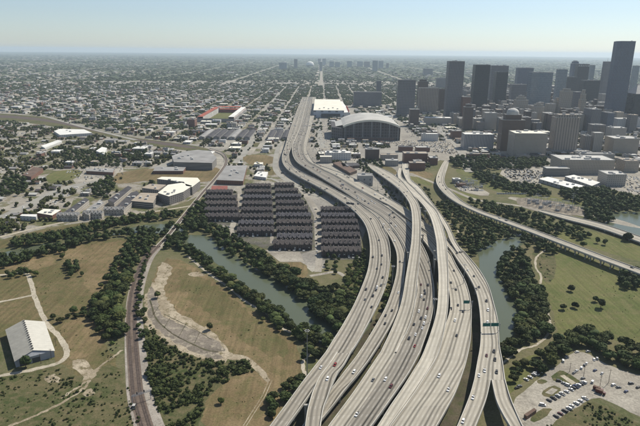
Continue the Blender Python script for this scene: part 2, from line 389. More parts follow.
MT['mixed'] = land('verges_and_yards', (0.095, 0.10, 0.045), (0.25, 0.23, 0.195), (0.16, 0.14, 0.09), s1=0.022, s2=0.05, s3=0.3, ga=(0.46, 0.52), gb=(0.5, 0.6))
sheet('verge_ground', [(-80, 124), (0, 124), (60, 134), (110, 142), (180, 154), (214, 156), (214, 168), (206, 186), (186, 202), (150, 212), (110, 219), (50, 227), (0, 240), (-80, 250)], MT['mixed'], 0.05, smooth=0)
sheet('verge_ground', [(218, 150), (262, 148), (280, 150), (274, 166), (284, 182), (250, 186), (240, 184), (248, 166), (226, 163)], MT['mixed'], 0.05, smooth=0)
sheet('verge_ground', [(-80, 98), (150, 98), (262, 100), (262, 118), (240, 138), (205, 146), (130, 136), (80, 124), (0, 110), (-80, 108)], MT['mixed'], 0.05, smooth=0)
MT['court'] = land('court_asphalt', (0.085, 0.08, 0.07), (0.14, 0.13, 0.11), (0.07, 0.08, 0.035), s1=0.03, s2=0.09, s3=0.4)
sheet('townhouse_court', [(204, 194), (236, 192), (246, 186), (294, 184), (306, 200), (314, 216), (315, 250), (300, 254), (276, 252), (238, 240), (232, 226), (206, 224)], MT['court'], 0.12, smooth=0)
sheet('townhouse_court', [(322, 210), (352, 210), (361, 232), (363, 260), (322, 260)], MT['court'], 0.12, smooth=0)
# fields
sheet('grass_field', [(-20, 262), (30, 258), (62, 246), (95, 240), (135, 238), (140, 250), (120, 290), (100, 330), (106, 352), (118, 356), (116, 372), (85, 384), (60, 365), (40, 340), (0, 345), (-30, 330)], MT['field_olive'], 0.04, rag=1.5)
sheet('dry_grass', [(62, 250), (100, 242), (132, 240), (130, 256), (116, 285), (102, 306), (88, 292), (80, 272), (66, 262)], MT['field_tan'], 0.06, rag=2.5)
sheet('dry_grass', [(60, 322), (84, 314), (103, 322), (106, 345), (92, 354), (68, 360), (62, 340)], MT['field_tan'], 0.06, rag=2.5)
sheet('dry_grass', [(-10, 263), (20, 261), (48, 256), (60, 262), (40, 270), (0, 271)], MT['field_tan'], 0.06, rag=2)
sheet('grass_field', [(160, 258), (186, 260), (222, 286), (262, 318), (294, 340), (303, 362), (300, 392), (280, 410), (268, 430), (198, 430), (206, 400), (226, 376), (244, 368), (232, 352), (206, 340), (160, 312), (150, 290)], MT['field_tan'], 0.04, rag=1.5)
sheet('grass_field', [(176, 262), (215, 286), (262, 322), (290, 345), (285, 362), (250, 345), (215, 318), (180, 292)], MT['field_olive'], 0.055, rag=3)
sheet('scrub_ground', [(-60, 385), (0, 374), (58, 364), (80, 378), (118, 362), (130, 395), (140, 440), (-60, 450)], MT['scrub_ground'], 0.05, rag=2)
sheet('scrub_ground', [(141, 322), (150, 320), (170, 346), (206, 358), (250, 362), (264, 372), (240, 372), (216, 388), (202, 404), (198, 440), (166, 440), (146, 372)], MT['scrub_ground'], 0.05, rag=2)
sheet('grass_field', [(500, 372), (520, 362), (560, 340), (550, 300), (536, 272), (536, 250), (552, 244), (600, 262), (650, 282), (700, 300), (700, 372), (640, 352), (600, 334), (575, 334), (540, 350), (535, 365), (514, 395), (504, 392)], MT['field_green'], 0.04, rag=1)
sheet('grass_field', [(560, 228), (600, 232), (700, 262), (700, 276), (640, 262), (590, 247), (556, 238)], MT['field_green'], 0.04, rag=1)
sheet('grass_field', [(530, 250), (548, 250), (556, 256), (556, 275), (548, 286), (538, 270)], MT['scrub_ground'], 0.06, rag=1)
sheet('scrub_ground', [(540, 430), (560, 415), (588, 400), (610, 408), (650, 430), (650, 460), (530, 460)], MT['scrub_ground'], 0.05)
sheet('grass_field', [(404, 175), (424, 178), (432, 183), (431, 187), (410, 180)], MT['field_green'], 0.06)
sheet('grass_field', [(408, 170), (432, 172), (434, 178), (420, 178), (410, 174)], MT['field_tan'], 0.06)
sheet('grass_field', [(366, 163), (390, 166), (398, 172), (394, 176), (382, 170)], MT['field_olive'], 0.06)
sheet('grass_field', [(450, 190), (468, 193), (482, 198), (470, 200), (456, 196)], MT['field_green'], 0.06)
sheet('grass_field', [(455, 176), (485, 178), (520, 184), (548, 196), (600, 205), (590, 210), (540, 203), (500, 192), (470, 184)], MT['field_green'], 0.05)
sheet('grass_field', [(44, 176), (62, 170), (84, 170), (78, 178), (58, 183), (46, 182)], MT['field_green'], 0.17)
sheet('grass_field', [(120, 170), (214, 166), (224, 172), (208, 184), (150, 180), (124, 184), (110, 182)], MT['field_tan'], 0.17)
sheet('grass_field', [(-30, 248), (0, 241), (50, 228), (110, 220), (150, 213), (176, 208), (172, 212), (120, 226), (60, 236), (0, 250)], MT['field_olive'], 0.17)
sheet('grass_field', [(243, 156), (262, 154), (277, 158), (274, 164), (252, 166), (243, 160)], MT['field_tan'], 0.17)
sheet('grass_field', [(255, 168), (274, 166), (282, 174), (262, 176)], MT['field_olive'], 0.17)
sheet('grass_field', [(206, 222), (214, 220), (222, 226), (216, 232), (207, 230)], MT['field_green'], 0.05)
sheet('grass_field', [(285, 262), (306, 262), (309, 276), (296, 280), (284, 272)], MT['field_tan'], 0.05)
sheet('green_bank', [(360, 246), (369, 262), (368, 276), (358, 298), (350, 322), (336, 310), (344, 280)], MT['scrub_ground'], 0.06)

# water
sheet('bayou_water', [(183, 235), (207, 235), (224, 245), (248, 266), (273, 274), (300, 294), (326, 312), (345, 322), (400, 318), (440, 316), (478, 300), (480, 262), (476, 248), (500, 240), (520, 232), (533, 238), (520, 246), (507, 256), (500, 268), (508, 285), (519, 305), (519, 330), (505, 342), (488, 345), (430, 336), (350, 342), (330, 350), (318, 342), (296, 328), (275, 309), (250, 288), (226, 271), (206, 256), (190, 246), (175, 240)], MT['water'], 0.09)
sheet('bayou_water', [(-20, 262), (0, 253), (30, 247), (46, 243), (62, 244), (46, 250), (20, 256), (0, 266)], MT['water'], 0.09)
sheet('bayou_water', [(106, 232), (125, 229), (150, 224), (176, 224), (186, 232), (184, 240), (168, 234), (140, 232), (112, 236)], MT['water'], 0.10)
sheet('bayou_water', [(606, 214), (626, 211), (660, 214), (690, 225), (650, 240), (620, 231), (605, 226)], MT['water'], 0.09)
sheet('bayou_water', [(455, 169), (463, 168), (480, 173), (470, 177), (458, 174)], MT['field_green'], 0.09)

sheet('ground_painted_shade', [(360, 340), (380, 312), (395, 290), (400, 262), (386, 234), (372, 216), (392, 208), (420, 212), (444, 232), (462, 256), (476, 285), (481, 310), (480, 345), (476, 372), (468, 400), (455, 440), (250, 446), (290, 405), (318, 380), (345, 362)], MT['soil_shade'], 0.115, rag=1)  # dark sheet paints the deck shadows into the ground between the roads
# slabs, lots, paths
sheet('pale_dirt', [(148, 286), (156, 280), (164, 296), (176, 312), (196, 322), (214, 332), (226, 345), (230, 356), (222, 364), (204, 360), (184, 354), (164, 344), (148, 330), (143, 306)], MT['dirt'], 0.065, rag=2.2)
sheet('old_concrete_slab', [(151, 282), (158, 300), (158, 312), (172, 322), (188, 326), (200, 333), (214, 338), (220, 345), (226, 352), (222, 360), (208, 358), (190, 350), (170, 340), (152, 324), (146, 305)], MT['slab'], 0.08, rag=1.2)
sheet('pale_dirt', [(216, 350), (232, 353), (248, 356), (258, 366), (268, 376), (270, 382), (264, 382), (258, 374), (246, 362), (226, 360)], MT['dirt'], 0.09, rag=1.0)
sheet('pale_dirt', [(160, 262), (170, 264), (172, 270), (166, 284), (162, 292), (170, 302), (172, 308), (165, 306), (156, 296), (154, 284)], MT['dirt'], 0.09, rag=1.6)
sheet('pale_dirt', [(188, 273), (204, 272), (206, 276), (190, 277)], MT['dirt'], 0.09, rag=1.0)
sheet('pale_dirt', [(70, 362), (82, 358), (96, 368), (94, 380), (84, 384), (84, 374), (74, 370)], MT['dirt'], 0.10, rag=1.6)
sheet('pale_dirt', [(42, 380), (50, 374), (60, 376), (60, 381), (52, 383)], MT['dirt'], 0.10, rag=1.6)
sheet('pale_dirt', [(84, 392), (95, 388), (94, 394), (84, 398)], MT['dirt'], 0.10, rag=1.4)
sheet('parking_lot', [(511, 402), (532, 384), (545, 374), (562, 362), (572, 352), (586, 352), (604, 364), (640, 376), (700, 392), (700, 440), (640, 418), (604, 398), (588, 400), (570, 412), (552, 424), (540, 440), (526, 440), (517, 420)], MT['lot'], 0.08, rag=0.6)
sheet('parking_island', [(540, 393), (551, 385), (563, 389), (553, 398), (545, 397)], MT['scrub_ground'], 0.12, rag=0.6)
sheet('parking_island', [(549, 379), (558, 370), (566, 372), (584, 384), (576, 386), (562, 383)], MT['scrub_ground'], 0.12, rag=0.6)
sheet('parking_island', [(536, 381), (544, 379), (548, 382), (540, 385)], MT['scrub_ground'], 0.12, rag=0.4)
sheet('parking_island', [(528, 420), (540, 409), (553, 408), (550, 413), (536, 423)], MT['scrub_ground'], 0.12, rag=0.4)
sheet('parking_slab', [(560, 376), (564, 375), (576, 383), (572, 385)], MT['path'], 0.15, smooth=0)
sheet('parking_slab', [(545, 393), (552, 388), (558, 390), (552, 395)], MT['lot'], 0.15, smooth=0)
sheet('pale_dirt', [(426, 424), (444, 408), (462, 388), (470, 372), (471, 352), (482, 352), (478, 380), (462, 400), (450, 430)], MT['slab'], 0.08, rag=0.8)
sheet('pale_dirt', [(390, 398), (404, 382), (408, 384), (392, 402), (384, 410)], MT['slab'], 0.08, rag=0.8)
sheet('pale_dirt', [(350, 398), (362, 380), (366, 384), (352, 402)], MT['dirt'], 0.08, rag=0.8)

def strip(name, pts, width, m, z, kind='structure', parent=None, smooth=True, rag=0.0):
    """flat ribbon of even width along a line of photo pixels"""
    P = [g(x, y, z) for x, y in pts]
    if smooth: P = catmull(P, 8)
    L, R = offset(P, width / 2 if not isinstance(width, (list, tuple)) else None, width, z)
    if rag:
        rj = random.Random(len(P)); L = [p + Vector((rj.uniform(-rag, rag), rj.uniform(-rag, rag), 0)) for p in L]; R = [p + Vector((rj.uniform(-rag, rag), rj.uniform(-rag, rag), 0)) for p in R]
    b_ = MB(); s = 0
    for i in range(len(P) - 1):
        d = (P[i + 1] - P[i]).length
        b_.face([L[i], L[i + 1], R[i + 1], R[i]][::-1], m, [(0, s), (0, s + d), (1, s + d), (1, s)][::-1]); s += d
    o = b_.build(name, parent)
    if parent is None and kind: o['kind'] = kind
    return o
def catmull(P, n):
    o = []
    for i in range(len(P) - 1):
        p0 = P[max(i - 1, 0)] if i > 0 else P[0] * 2 - P[1]; p1 = P[i]; p2 = P[i + 1]; p3 = P[i + 2] if i + 2 < len(P) else P[-1] * 2 - P[-2]
        for k in range(n):
            t = k / n
            o.append(0.5 * ((2 * p1) + (p2 - p0) * t + (2 * p0 - 5 * p1 + 4 * p2 - p3) * t * t + (3 * p1 - p0 - 3 * p2 + p3) * t ** 3))
    o.append(P[-1].copy()); return o
def offset(P, hw, width, z):
    L, R = [], []
    for i, p in enumerate(P):
        d = (P[min(i + 1, len(P) - 1)] - P[max(i - 1, 0)]); d.z = 0; d.normalize(); nn = Vector((-d.y, d.x, 0))
        h = hw if hw is not None else (width[0] + (width[1] - width[0]) * i / (len(P) - 1)) / 2
        L.append(p + nn * h); R.append(p - nn * h)
    return L, R

strip('old_kerb', [(150, 300), (156, 318), (170, 332), (188, 342), (206, 350), (218, 352)], 1.6, MT['soil_shade'], 0.12, rag=.4)
strip('old_kerb', [(164, 314), (180, 322), (196, 330), (212, 340)], .8, MT['soil_shade'], 0.12, rag=.3)
for a_, b_ in (((170, 318), (163, 330)), ((186, 324), (178, 338)), ((200, 332), (193, 346)), ((160, 305), (152, 316))): strip('old_kerb', [a_, ((a_[0] + b_[0]) / 2, (a_[1] + b_[1]) / 2), b_], .5, MT['soil_shade'], 0.12, rag=.2)
strip('distant_road', [(308, 98), (313, 86), (317.5, 74), (320, 66), (321.5, 60)], 34, MT['lot'], 0.3)
strip('distant_road', [(313, 98), (318, 88), (322, 78)], 20, MT['lot'], 0.32)
sheet('distant_interchange', [(304, 89), (308, 82), (321, 82), (323, 89)], MT['lot'], 0.34, smooth=0)
strip('distant_road', [(-60, 92), (120, 91), (240, 93), (300, 95)], 22, MT['asphalt'], 0.3)
strip('gravel_path', [(188, 256), (207, 272), (227, 286), (245, 301), (266, 313), (280, 327), (294, 334), (306, 343), (310, 352), (303, 362), (305, 376)], 3.2, MT['path'], 0.13, rag=.5)
strip('service_road', [(-20, 276), (0, 275), (24, 273), (30, 280), (36, 300), (46, 322), (60, 338), (67, 352), (60, 362), (36, 369), (0, 376), (-30, 382)], 5.0, MT['path'], 0.12, rag=.5)
strip('service_road', [(-20, 306), (0, 302), (34, 295)], 4.2, MT['path'], 0.14, rag=.5)
strip('dirt_track', [(0, 430), (30, 418), (60, 404), (84, 388), (96, 370), (112, 358), (122, 350)], 2.6, MT['dirt'], 0.14, rag=.8)
strip('dirt_track', [(60, 399), (80, 386), (92, 376), (100, 368)], 2.2, MT['dirt'], 0.145, rag=.9)
strip('wheel_rut', [(269, 380), (262, 396), (252, 412), (242, 428)], 0.6, MT['dirt'], 0.12, rag=.1)
strip('wheel_rut', [(272, 380), (265, 396), (255, 412), (245, 428)], 0.6, MT['dirt'], 0.12, rag=.1)
strip('gravel_path', [(545, 250), (536, 258), (536, 268), (541, 276), (540, 290), (546, 308), (550, 322), (548, 334), (536, 345), (520, 350), (504, 362), (495, 366)], 2.6, MT['path'], 0.12, rag=.5)
strip('gravel_path', [(446, 222), (454, 226), (459, 233), (455, 240), (450, 244)], 3.4, MT['path'], 0.12)
strip('service_road', [(700, 424), (640, 398), (606, 386), (596, 388), (575, 402), (552, 418), (536, 436)], 7, MT['lot'], 0.10)
strip('street', [(-30, 233), (0, 219), (30, 205), (59, 191), (90, 182), (122, 176), (150, 170), (176, 160), (186, 153)], 26, MT['street'], 0.14)
strip('street', [(60, 191), (90, 190), (108, 180)], 18, MT['street'], 0.15)
strip('street', [(236, 163), (246, 150), (258, 130), (270, 108), (280, 92)], 20, MT['street'], 0.14)
strip('street', [(225, 240), (234, 222), (240, 196), (236, 178), (240, 166)], 9, MT['lot'], 0.14)
strip('street', [(318, 272), (320, 240), (318, 214), (308, 198), (296, 186), (280, 180), (262, 178)], 9, MT['lot'], 0.14)
strip('street', [(310, 276), (322, 274), (336, 272), (346, 277)], 6, MT['lot'], 0.13)
strip('street', [(272, 243), (271, 220), (268, 195), (262, 180)], 5, MT['lot'], 0.14)
strip('street', [(430, 112), (441, 130), (455, 150), (470, 172)], 22, MT['street'], 0.14)
strip('street', [(392, 96), (396, 122), (400, 145), (403, 160)], 18, MT['street'], 0.14)
strip('street', [(318, 98), (319, 120), (320, 140), (326, 150), (336, 158), (360, 166)], 18, MT['street'], 0.14)
strip('street', [(590, 120), (640, 141), (700, 166)], 22, MT['street'], 0.14)
strip('street', [(410, 173), (432, 182), (452, 190), (478, 200), (520, 206), (560, 216)], 9, MT['lot'], 0.14)
strip('street', [(196, 205), (150, 212), (100, 216), (50, 225), (0, 237)], 6, MT['path'], 0.2)
sheet('pale_lot', [(452, 184), (470, 186), (490, 192), (488, 197), (462, 192)], MT['lot'], 0.13)
sheet('pale_lot', [(515, 196), (560, 202), (590, 210), (585, 216), (545, 214), (518, 206)], MT['slab'], 0.13)
sheet('pale_lot', [(500, 196), (540, 200), (600, 214), (640, 226), (640, 229), (590, 218), (530, 205)], MT['lot'], 0.11)
for q in ([(504, 166), (545, 172), (540, 186), (512, 182), (500, 174)], [(614, 170), (700, 180), (700, 210), (640, 196), (610, 186)], [(380, 140), (450, 140), (462, 158), (450, 162), (402, 146)], [(545, 170), (600, 176), (600, 190), (546, 182)],
          [(66, 170), (122, 160), (124, 176), (76, 184)], [(44, 200), (74, 198), (70, 208), (36, 212)], [(318, 148), (352, 148), (362, 160), (330, 162)], [(265, 250), (300, 252), (304, 262), (280, 262)]):
    sheet('parking_lot', q, MT['lot'], 0.16, smooth=0)
sheet('rail_yard_ground', [(-60, 112), (0, 113), (50, 117.5), (90, 127.5), (132, 137.5), (170, 142), (208, 148), (216, 153), (190, 151), (150, 146), (110, 137), (70, 129), (0, 119), (-60, 119)], MT['scrub_ground'], 0.17)
sheet('rail_yard_ground', [(-60, 114), (0, 114.5), (50, 119), (90, 128.5), (132, 138.5), (180, 144), (206, 150), (150, 143.5), (100, 132.5), (50, 121.5), (0, 117), (-60, 117)], MT['sleeper'], 0.20)
strip('distant_road', [(-60, 106), (0, 107), (22, 108), (45, 116), (80, 126), (112, 134), (136, 140)], 16, MT['street'], 0.26)

# ---------------------------------------------------------------- roads on piers
ROADS = {}
def zat(prof, t):
    for (a, za), (b2, zb) in zip(prof, prof[1:]):
        if t <= b2:
            k = 0 if b2 == a else (t - a) / (b2 - a); k = k * k * (3 - 2 * k); return za + (zb - za) * k
    return prof[-1][1]
def roadway(key, name, st, zs, m, label, group='elevated freeway roadways', piers=True, thick=1.7, par=(1, 1), every=32.0, cap=1.0):
    """carriageway through stations (left x, left y, right x, right y) in photo pixels at its true height"""
    n_ = len(st)
    if not isinstance(zs, (list, tuple)): zs = [zs] * n_
    if name != 'railway_bridge' and key not in 'KN': zs = [z * 1.3 for z in zs]
    L = [g(s[0], s[1], zs[i]) for i, s in enumerate(st)]; R = [g(s[2], s[3], zs[i]) for i, s in enumerate(st)]
    L = catmull(L, 8); R = catmull(R, 8)
    Cn = [(a + b_) / 2 for a, b_ in zip(L, R)]; S = [0]
    for a, b_ in zip(Cn, Cn[1:]): S.append(S[-1] + (b_ - a).length)
    W = [(b_ - a).length for a, b_ in zip(L, R)]
    ROADS[key] = dict(L=L, R=R, C=Cn, S=S, W=W)
    org = Cn[len(Cn) // 2].copy(); org.z = 0
    root = empty(name, org); tag(root, label, 'elevated road', group)
    N = len(L)
    d = MB(); dn = Vector((0, 0, -thick)); gm = MT['girder']
    for i in range(N - 1):
        a, b_, c, e = L[i], L[i + 1], R[i + 1], R[i]
        d.face([e, c, b_, a], m, [(W[i], S[i]), (W[i + 1], S[i + 1]), (0, S[i + 1]), (0, S[i])])
        d.face([a + dn, b_ + dn, c + dn, e + dn], gm)
        d.face([a, b_, b_ + dn, a + dn], gm); d.face([e + dn, c + dn, c, e], gm)
    d.build('deck', root, org)
    for side, E, O in ((0, L, R), (1, R, L)):
        if not par[side]: continue
        p = MB()
        for i in range(N - 1):
            i0, i1 = (E[i] - O[i]).normalized(), (E[i + 1] - O[i + 1]).normalized()
            a, b_ = E[i] + i0 * 0.02, E[i + 1] + i1 * 0.02; ai, bi = E[i] - i0 * 0.55, E[i + 1] - i1 * 0.55; h = Vector((0, 0, 1.05)); e_ = Vector((0, 0, 0.01)); dd = Vector((0, 0, -0.5))
            p.face([a + dd, b_ + dd, b_ + h, a + h], MT['barrier']); p.face([ai + e_, ai + h, bi + h, bi + e_], MT['barrier']); p.face([a + h, b_ + h, bi + h, ai + h], MT['barrier'])
        p.build('parapet', root, org)
    root['_skip'] = 1
    ROADS[key].update(root=root, org=org, piers=piers, thick=thick, every=every)
    return root
def point_on_lower(x, y, z, skip):
    for k, r in ROADS.items():
        if k == skip: continue
        for i in range(0, len(r['L']) - 1):
            zz = r['C'][i].z
            if zz > z - 3: continue
            q = [(r['L'][i].x, r['L'][i].y), (r['L'][i + 1].x, r['L'][i + 1].y), (r['R'][i + 1].x, r['R'][i + 1].y), (r['R'][i].x, r['R'][i].y)]
            if inpoly(x, y, q): return True
            c = (r['C'][i]); 
            if abs(c.x - x) < r['W'][i] / 2 + 1.2 and abs(c.y - y) < 2.5: return True
    return False
def make_piers():
    for k, r in ROADS.items():
        if not r['piers']: continue
        s = r['every'] / 2
        while s < r['S'][-1]:
            i = max(j for j in range(len(r['S'])) if r['S'][j] <= s); i = min(i, len(r['L']) - 2)
            c = r['C'][i]; a, b_ = r['L'][i], r['R'][i]; zt = c.z - r['thick']
            s += r['every']
            if zt < 2.5: continue
            ax = (b_ - a); ax.z = 0; W = ax.length; ax.normalize(); tr = Vector((-ax.y, ax.x, 0))
            cols = [-W * 0.28, W * 0.28] if W > 13 else [0.0]
            if W > 24: cols = [-W * 0.36, 0, W * 0.36]
            good = [q for q in cols if not point_on_lower(c.x + ax.x * q, c.y + ax.y * q, c.z, k)]
            ext = None
            if not good:
                for q in (W * 0.5 + 3, -W * 0.5 - 3, W * .5 + 7, -W * .5 - 7):
                    if not point_on_lower(c.x + ax.x * q, c.y + ax.y * q, c.z, k): good.append(q); ext = q; break
            if not good: continue
            p = MB(); rz = math.atan2(ax.y, ax.x)
            lo, hi = -W * 0.44, W * 0.44
            if ext is not None: lo = min(lo, ext - 1); hi = max(hi, ext + 1)
            p.box(c.x + ax.x * (lo + hi) / 2, c.y + ax.y * (lo + hi) / 2, hi - lo, 1.8, zt - 1.5, zt - 0.01, MT['girder'], rz=rz, bottom=True)
            for q in good: p.bar((c.x + ax.x * q, c.y + ax.y * q, -0.5), (c.x + ax.x * q, c.y + ax.y * q, zt - 1.45), 0.85, MT['girder'], 10)
            p.build('pier', r['root'], r['org'])

# stations: outer left carriageway and its continuation
roadway('A', 'elevated_roadway', [(302.6, 97, 308, 97), (297, 110, 304.5, 110), (290.5, 128, 299.5, 128), (285.5, 145, 293, 143), (281.9, 158, 287.6, 160), (286, 168, 294, 167.4), (298.8, 177, 305, 174), (312, 183.8, 318.5, 180.2), (328, 192.8, 338.5, 191.8), (340, 200.5, 353.5, 199.8), (351, 208.5, 368, 210), (360, 217.5, 378.5, 219), (366, 227, 385, 230.5), (369.3, 240, 389, 242), (370, 253, 390.5, 255), (368.6, 266, 389.5, 267), (365, 279, 387, 282), (355, 303, 379.5, 301.5), (343, 325, 367, 326), (333, 341, 357.5, 343), (325.6, 353, 350.6, 353)],
        [8, 8, 8, 8, 8, 8, 8, 8, 8, 8, 8, 8, 9, 9, 9, 9, 9, 9.5, 10, 10.5, 11], MT['deck_grey'], 'outermost left freeway carriageway curving past the townhouses toward the bayou')
roadway('A1', 'elevated_roadway', [(325.6, 353, 337.2, 353), (317, 364, 329, 366), (310, 373, 321.5, 375.5), (303, 382, 314, 389), (288, 402.5, 300, 409), (271, 425.5, 287, 427), (258, 443, 275, 443)],
        [11, 11.2, 11.2, 11, 10, 9, 8.5], MT['deck_grey'], 'left ramp of the fork at the lower left of the interchange, beside the field', par=(1, 1))
roadway('A2', 'elevated_roadway', [(337.2, 353, 350.6, 353), (329, 365, 344, 364.5), (320, 377, 337.5, 373.5), (314.5, 388, 331.5, 387), (311, 398, 327.5, 398), (307.5, 411, 323.5, 409), (305, 428, 320.4, 428), (303, 445, 319, 445)],
        [11, 12, 13.2, 14, 14, 14, 14, 14], MT['deck_grey'], 'right ramp of the lower left fork, bending over a lower roadway', par=(1, 1))
roadway('B', 'elevated_roadway', [(353.8, 199.9, 361, 204.2), (368.3, 210, 377, 213), (378.8, 219, 388.5, 223), (385.6, 230.5, 394, 231.5), (391.5, 240, 400, 240), (396.2, 252, 405, 252), (397, 264, 405.3, 264), (395.5, 278, 404.2, 278), (388, 302, 401, 301), (377.5, 323, 391.5, 324), (359, 353, 374, 353), (345, 371.5, 358, 375), (330, 391, 347, 388), (317, 408, 333, 406), (306, 422, 318.5, 424), (296, 436, 308, 438)],
        [8, 8, 8, 8, 8, 8, 8, 8, 8, 8, 8, 7.5, 7, 6.5, 6, 6], MT['deck_grey'], 'narrow roadway with green verge on its left, passing under the fork ramp')
roadway('D', 'elevated_roadway', [(308.1, 97, 312.5, 97), (304.6, 110, 311.2, 110), (299.7, 128, 308, 128), (293.2, 143, 304, 143), (292.2, 152, 303.4, 152), (296, 161, 307.8, 161), (307, 169, 320, 168.4), (320.5, 177.4, 336, 176.6), (342, 190.4, 356, 188.6), (361.4, 203.4, 379, 202.2), (379.5, 215, 396, 214), (391, 226, 410, 227), (401, 240, 420, 241), (408, 255, 428, 257), (414, 272, 431.5, 272), (417.5, 287, 434, 287), (415.6, 302, 434, 302), (410, 322, 430.5, 322), (396, 353, 420, 353)],
        [8, 8, 8, 8, 8, 8, 8, 8, 8, 8, 8, 8, 8, 8, 8, 8, 8, 8, 8.5], MT['deck_dark'], 'busiest carriageway of the interchange, emerging from under the middle flyover')
roadway('D3', 'elevated_roadway', [(380.4, 353, 395.8, 353), (367, 373, 384.5, 373), (352, 395, 369.5, 395), (329, 426, 347, 426), (318, 442, 336, 442)],
        [8.5, 8.5, 8.5, 8.5, 8.5], MT['deck_warm'], 'paler left part of the merged roadway, continuing the middle flyover to the bottom edge', par=(1, 0))
roadway('D2', 'elevated_roadway', [(395.8, 353, 420, 353), (384.5, 373, 409, 373), (369.5, 395, 394, 395), (347, 426, 372, 426), (336, 442, 360, 442)],
        [8.5, 8.5, 8.5, 8.5, 8.5], MT['deck_dark'], 'darker right part of the merged roadway, continuing the busiest carriageway to the bottom edge', par=(0, 1))
roadway('I', 'elevated_roadway', [(361.6, 204.2, 379.8, 202.8) if False else (380.4, 202.8, 389, 206.5), (396.5, 214, 405, 219), (411, 227, 420, 229), (422, 239, 436, 240), (432, 252, 449, 252), (440, 266, 456.5, 266), (446, 280, 464.5, 280), (449.5, 295, 469.5, 295), (450, 310, 471.5, 310), (445.4, 326, 471.3, 326), (440, 342, 470.3, 342), (433, 359, 466.5, 361), (425, 374, 462.5, 374), (413, 392, 455.8, 392), (401, 409, 448, 407), (388, 427, 436.5, 427), (376, 443, 425, 443)],
        [8, 8, 8, 8, 8, 8, 8, 8, 8, 8, 8, 8, 8, 8, 8, 8, 8], MT['deck_warm'], 'widest right-hand carriageway that curves down to the bottom of the picture')
roadway('E', 'elevated_roadway', [(312.7, 97, 316, 97), (311.4, 110, 315, 112), (308.2, 128, 311, 128), (304.3, 143, 307, 146), (303.8, 152, 308.5, 154), (308.2, 160.6, 315, 163), (320.5, 168, 331, 169.5), (336.5, 176, 349, 176), (356.5, 188, 367.5, 186), (379.5, 200.5, 394, 201.5), (391, 206.5, 408, 210), (409, 219, 424, 222), (424, 229.5, 434, 229), (438, 240, 446, 238.5), (448, 247, 460, 248), (458, 261, 472, 261), (467, 274, 480.5, 272), (474.5, 288, 488.5, 286.5), (478.5, 303, 493.5, 303), (480.6, 325, 498, 322), (480.2, 345, 499.5, 345), (477, 364, 502.5, 362), (474.3, 380, 505, 380)],
        [8, 8, 8, 8, 8, 8, 8, 8, 8, 8, 8, 8, 8, 8.5, 9, 9, 9.5, 10, 10, 10, 10, 10, 10], MT['deck_warm'], 'rightmost roadway curving along the green water of the bayou')
roadway('G1', 'elevated_roadway', [(474.3, 380, 490.8, 380), (469, 398, 486, 400), (457.5, 426, 476, 426), (450, 442, 469, 442)], [10, 10, 10, 10], MT['deck_warm'], 'left branch of the fork at the bottom right beside a dark gap')
roadway('G2', 'elevated_roadway', [(491.4, 380, 505, 380), (497, 403, 511, 400), (510, 427, 523, 427), (522, 444, 534, 444)], [10, 10, 10, 10], MT['deck_warm'], 'right branch of the bottom right fork, next to the parking lot')
roadway('C', 'flyover_ramp', [(364, 163.6, 366, 162.4), (372.5, 170, 386, 170.5), (385, 178.5, 399.5, 179), (398.5, 189, 409.5, 190.5), (407.5, 200, 416.5, 200), (411, 209, 420, 209), (412.2, 222, 421, 222), (411.5, 240, 420.8, 240), (409.8, 253, 420.4, 253), (406, 276, 418, 276), (401.5, 302, 415.4, 302), (393, 326, 409.5, 326), (380.4, 353, 395.6, 353)],
        [0.5, 4, 9, 14, 17, 18.5, 19, 19, 18, 15, 12, 9.5, 8.5], MT['deck_warm'], 'middle pale flyover crossing over the main carriageways', 'curving flyover ramps', every=36)
roadway('F', 'flyover_ramp', [(399, 168, 402, 168), (397.6, 175, 401.2, 176), (402, 184, 406.5, 181.5), (410, 192.5, 416.5, 191), (420, 202, 427.5, 202), (427, 211, 436, 211), (432, 222, 441.5, 222), (436, 240, 446.2, 240), (437, 253, 447.6, 253), (438.5, 276, 448.5, 276), (437.8, 302, 448.4, 302), (434.3, 322, 446, 322), (423.5, 353, 438.8, 353), (413, 372, 427, 374), (401, 391, 416.5, 391), (390, 407, 404, 409), (377.5, 427, 390.5, 427), (367, 443, 379, 443)],
        [1, 4, 8, 12, 15, 17, 18.5, 19, 19, 17, 14, 11.5, 9.0, 8.3, 8.05, 8.05, 8.05, 8.05], MT['deck_pale'], 'right pale flyover merging beside the widest carriageway', 'curving flyover ramps', every=36)
roadway('F2', 'flyover_ramp', [(402.5, 163, 407.5, 163), (402.4, 170, 409, 170), (406.9, 181, 411, 179.5), (413, 187, 419.5, 187), (428, 202, 431.5, 202), (436.6, 211, 440, 213), (442.2, 223, 447.5, 224), (446.8, 232, 452.5, 234), (450, 240.5, 456, 242), (457, 252, 462.5, 252)],
        [0.6, 3, 7, 10, 12.5, 13, 13, 12, 10.8, 9.6], MT['deck_pale'], 'slim flyover hugging the right flyover, joining the riverside roadway', 'curving flyover ramps', every=36)
roadway('K', 'street_viaduct', [(445, 160.5, 449, 161.5), (441.8, 165, 447.8, 166.5), (436.5, 177, 444.5, 177.5), (437.3, 185, 445.8, 185.5), (445, 194.5, 453, 193), (457.5, 203.5, 464, 202.5), (478, 213, 483, 211.5), (495.5, 219.5, 502, 218.2), (530, 232.5, 536, 230.5), (560, 244, 567, 242), (600, 259.5, 606, 257), (640, 274.5, 646, 271.5), (690, 293.5, 697, 290)],
        [0.6, 3, 8, 9, 9, 9, 9, 9, 9, 9, 9, 9, 9], MT['deck_warm'], 'narrow street viaduct running straight across the right-hand meadow', 'street viaducts', every=14, thick=1.4)
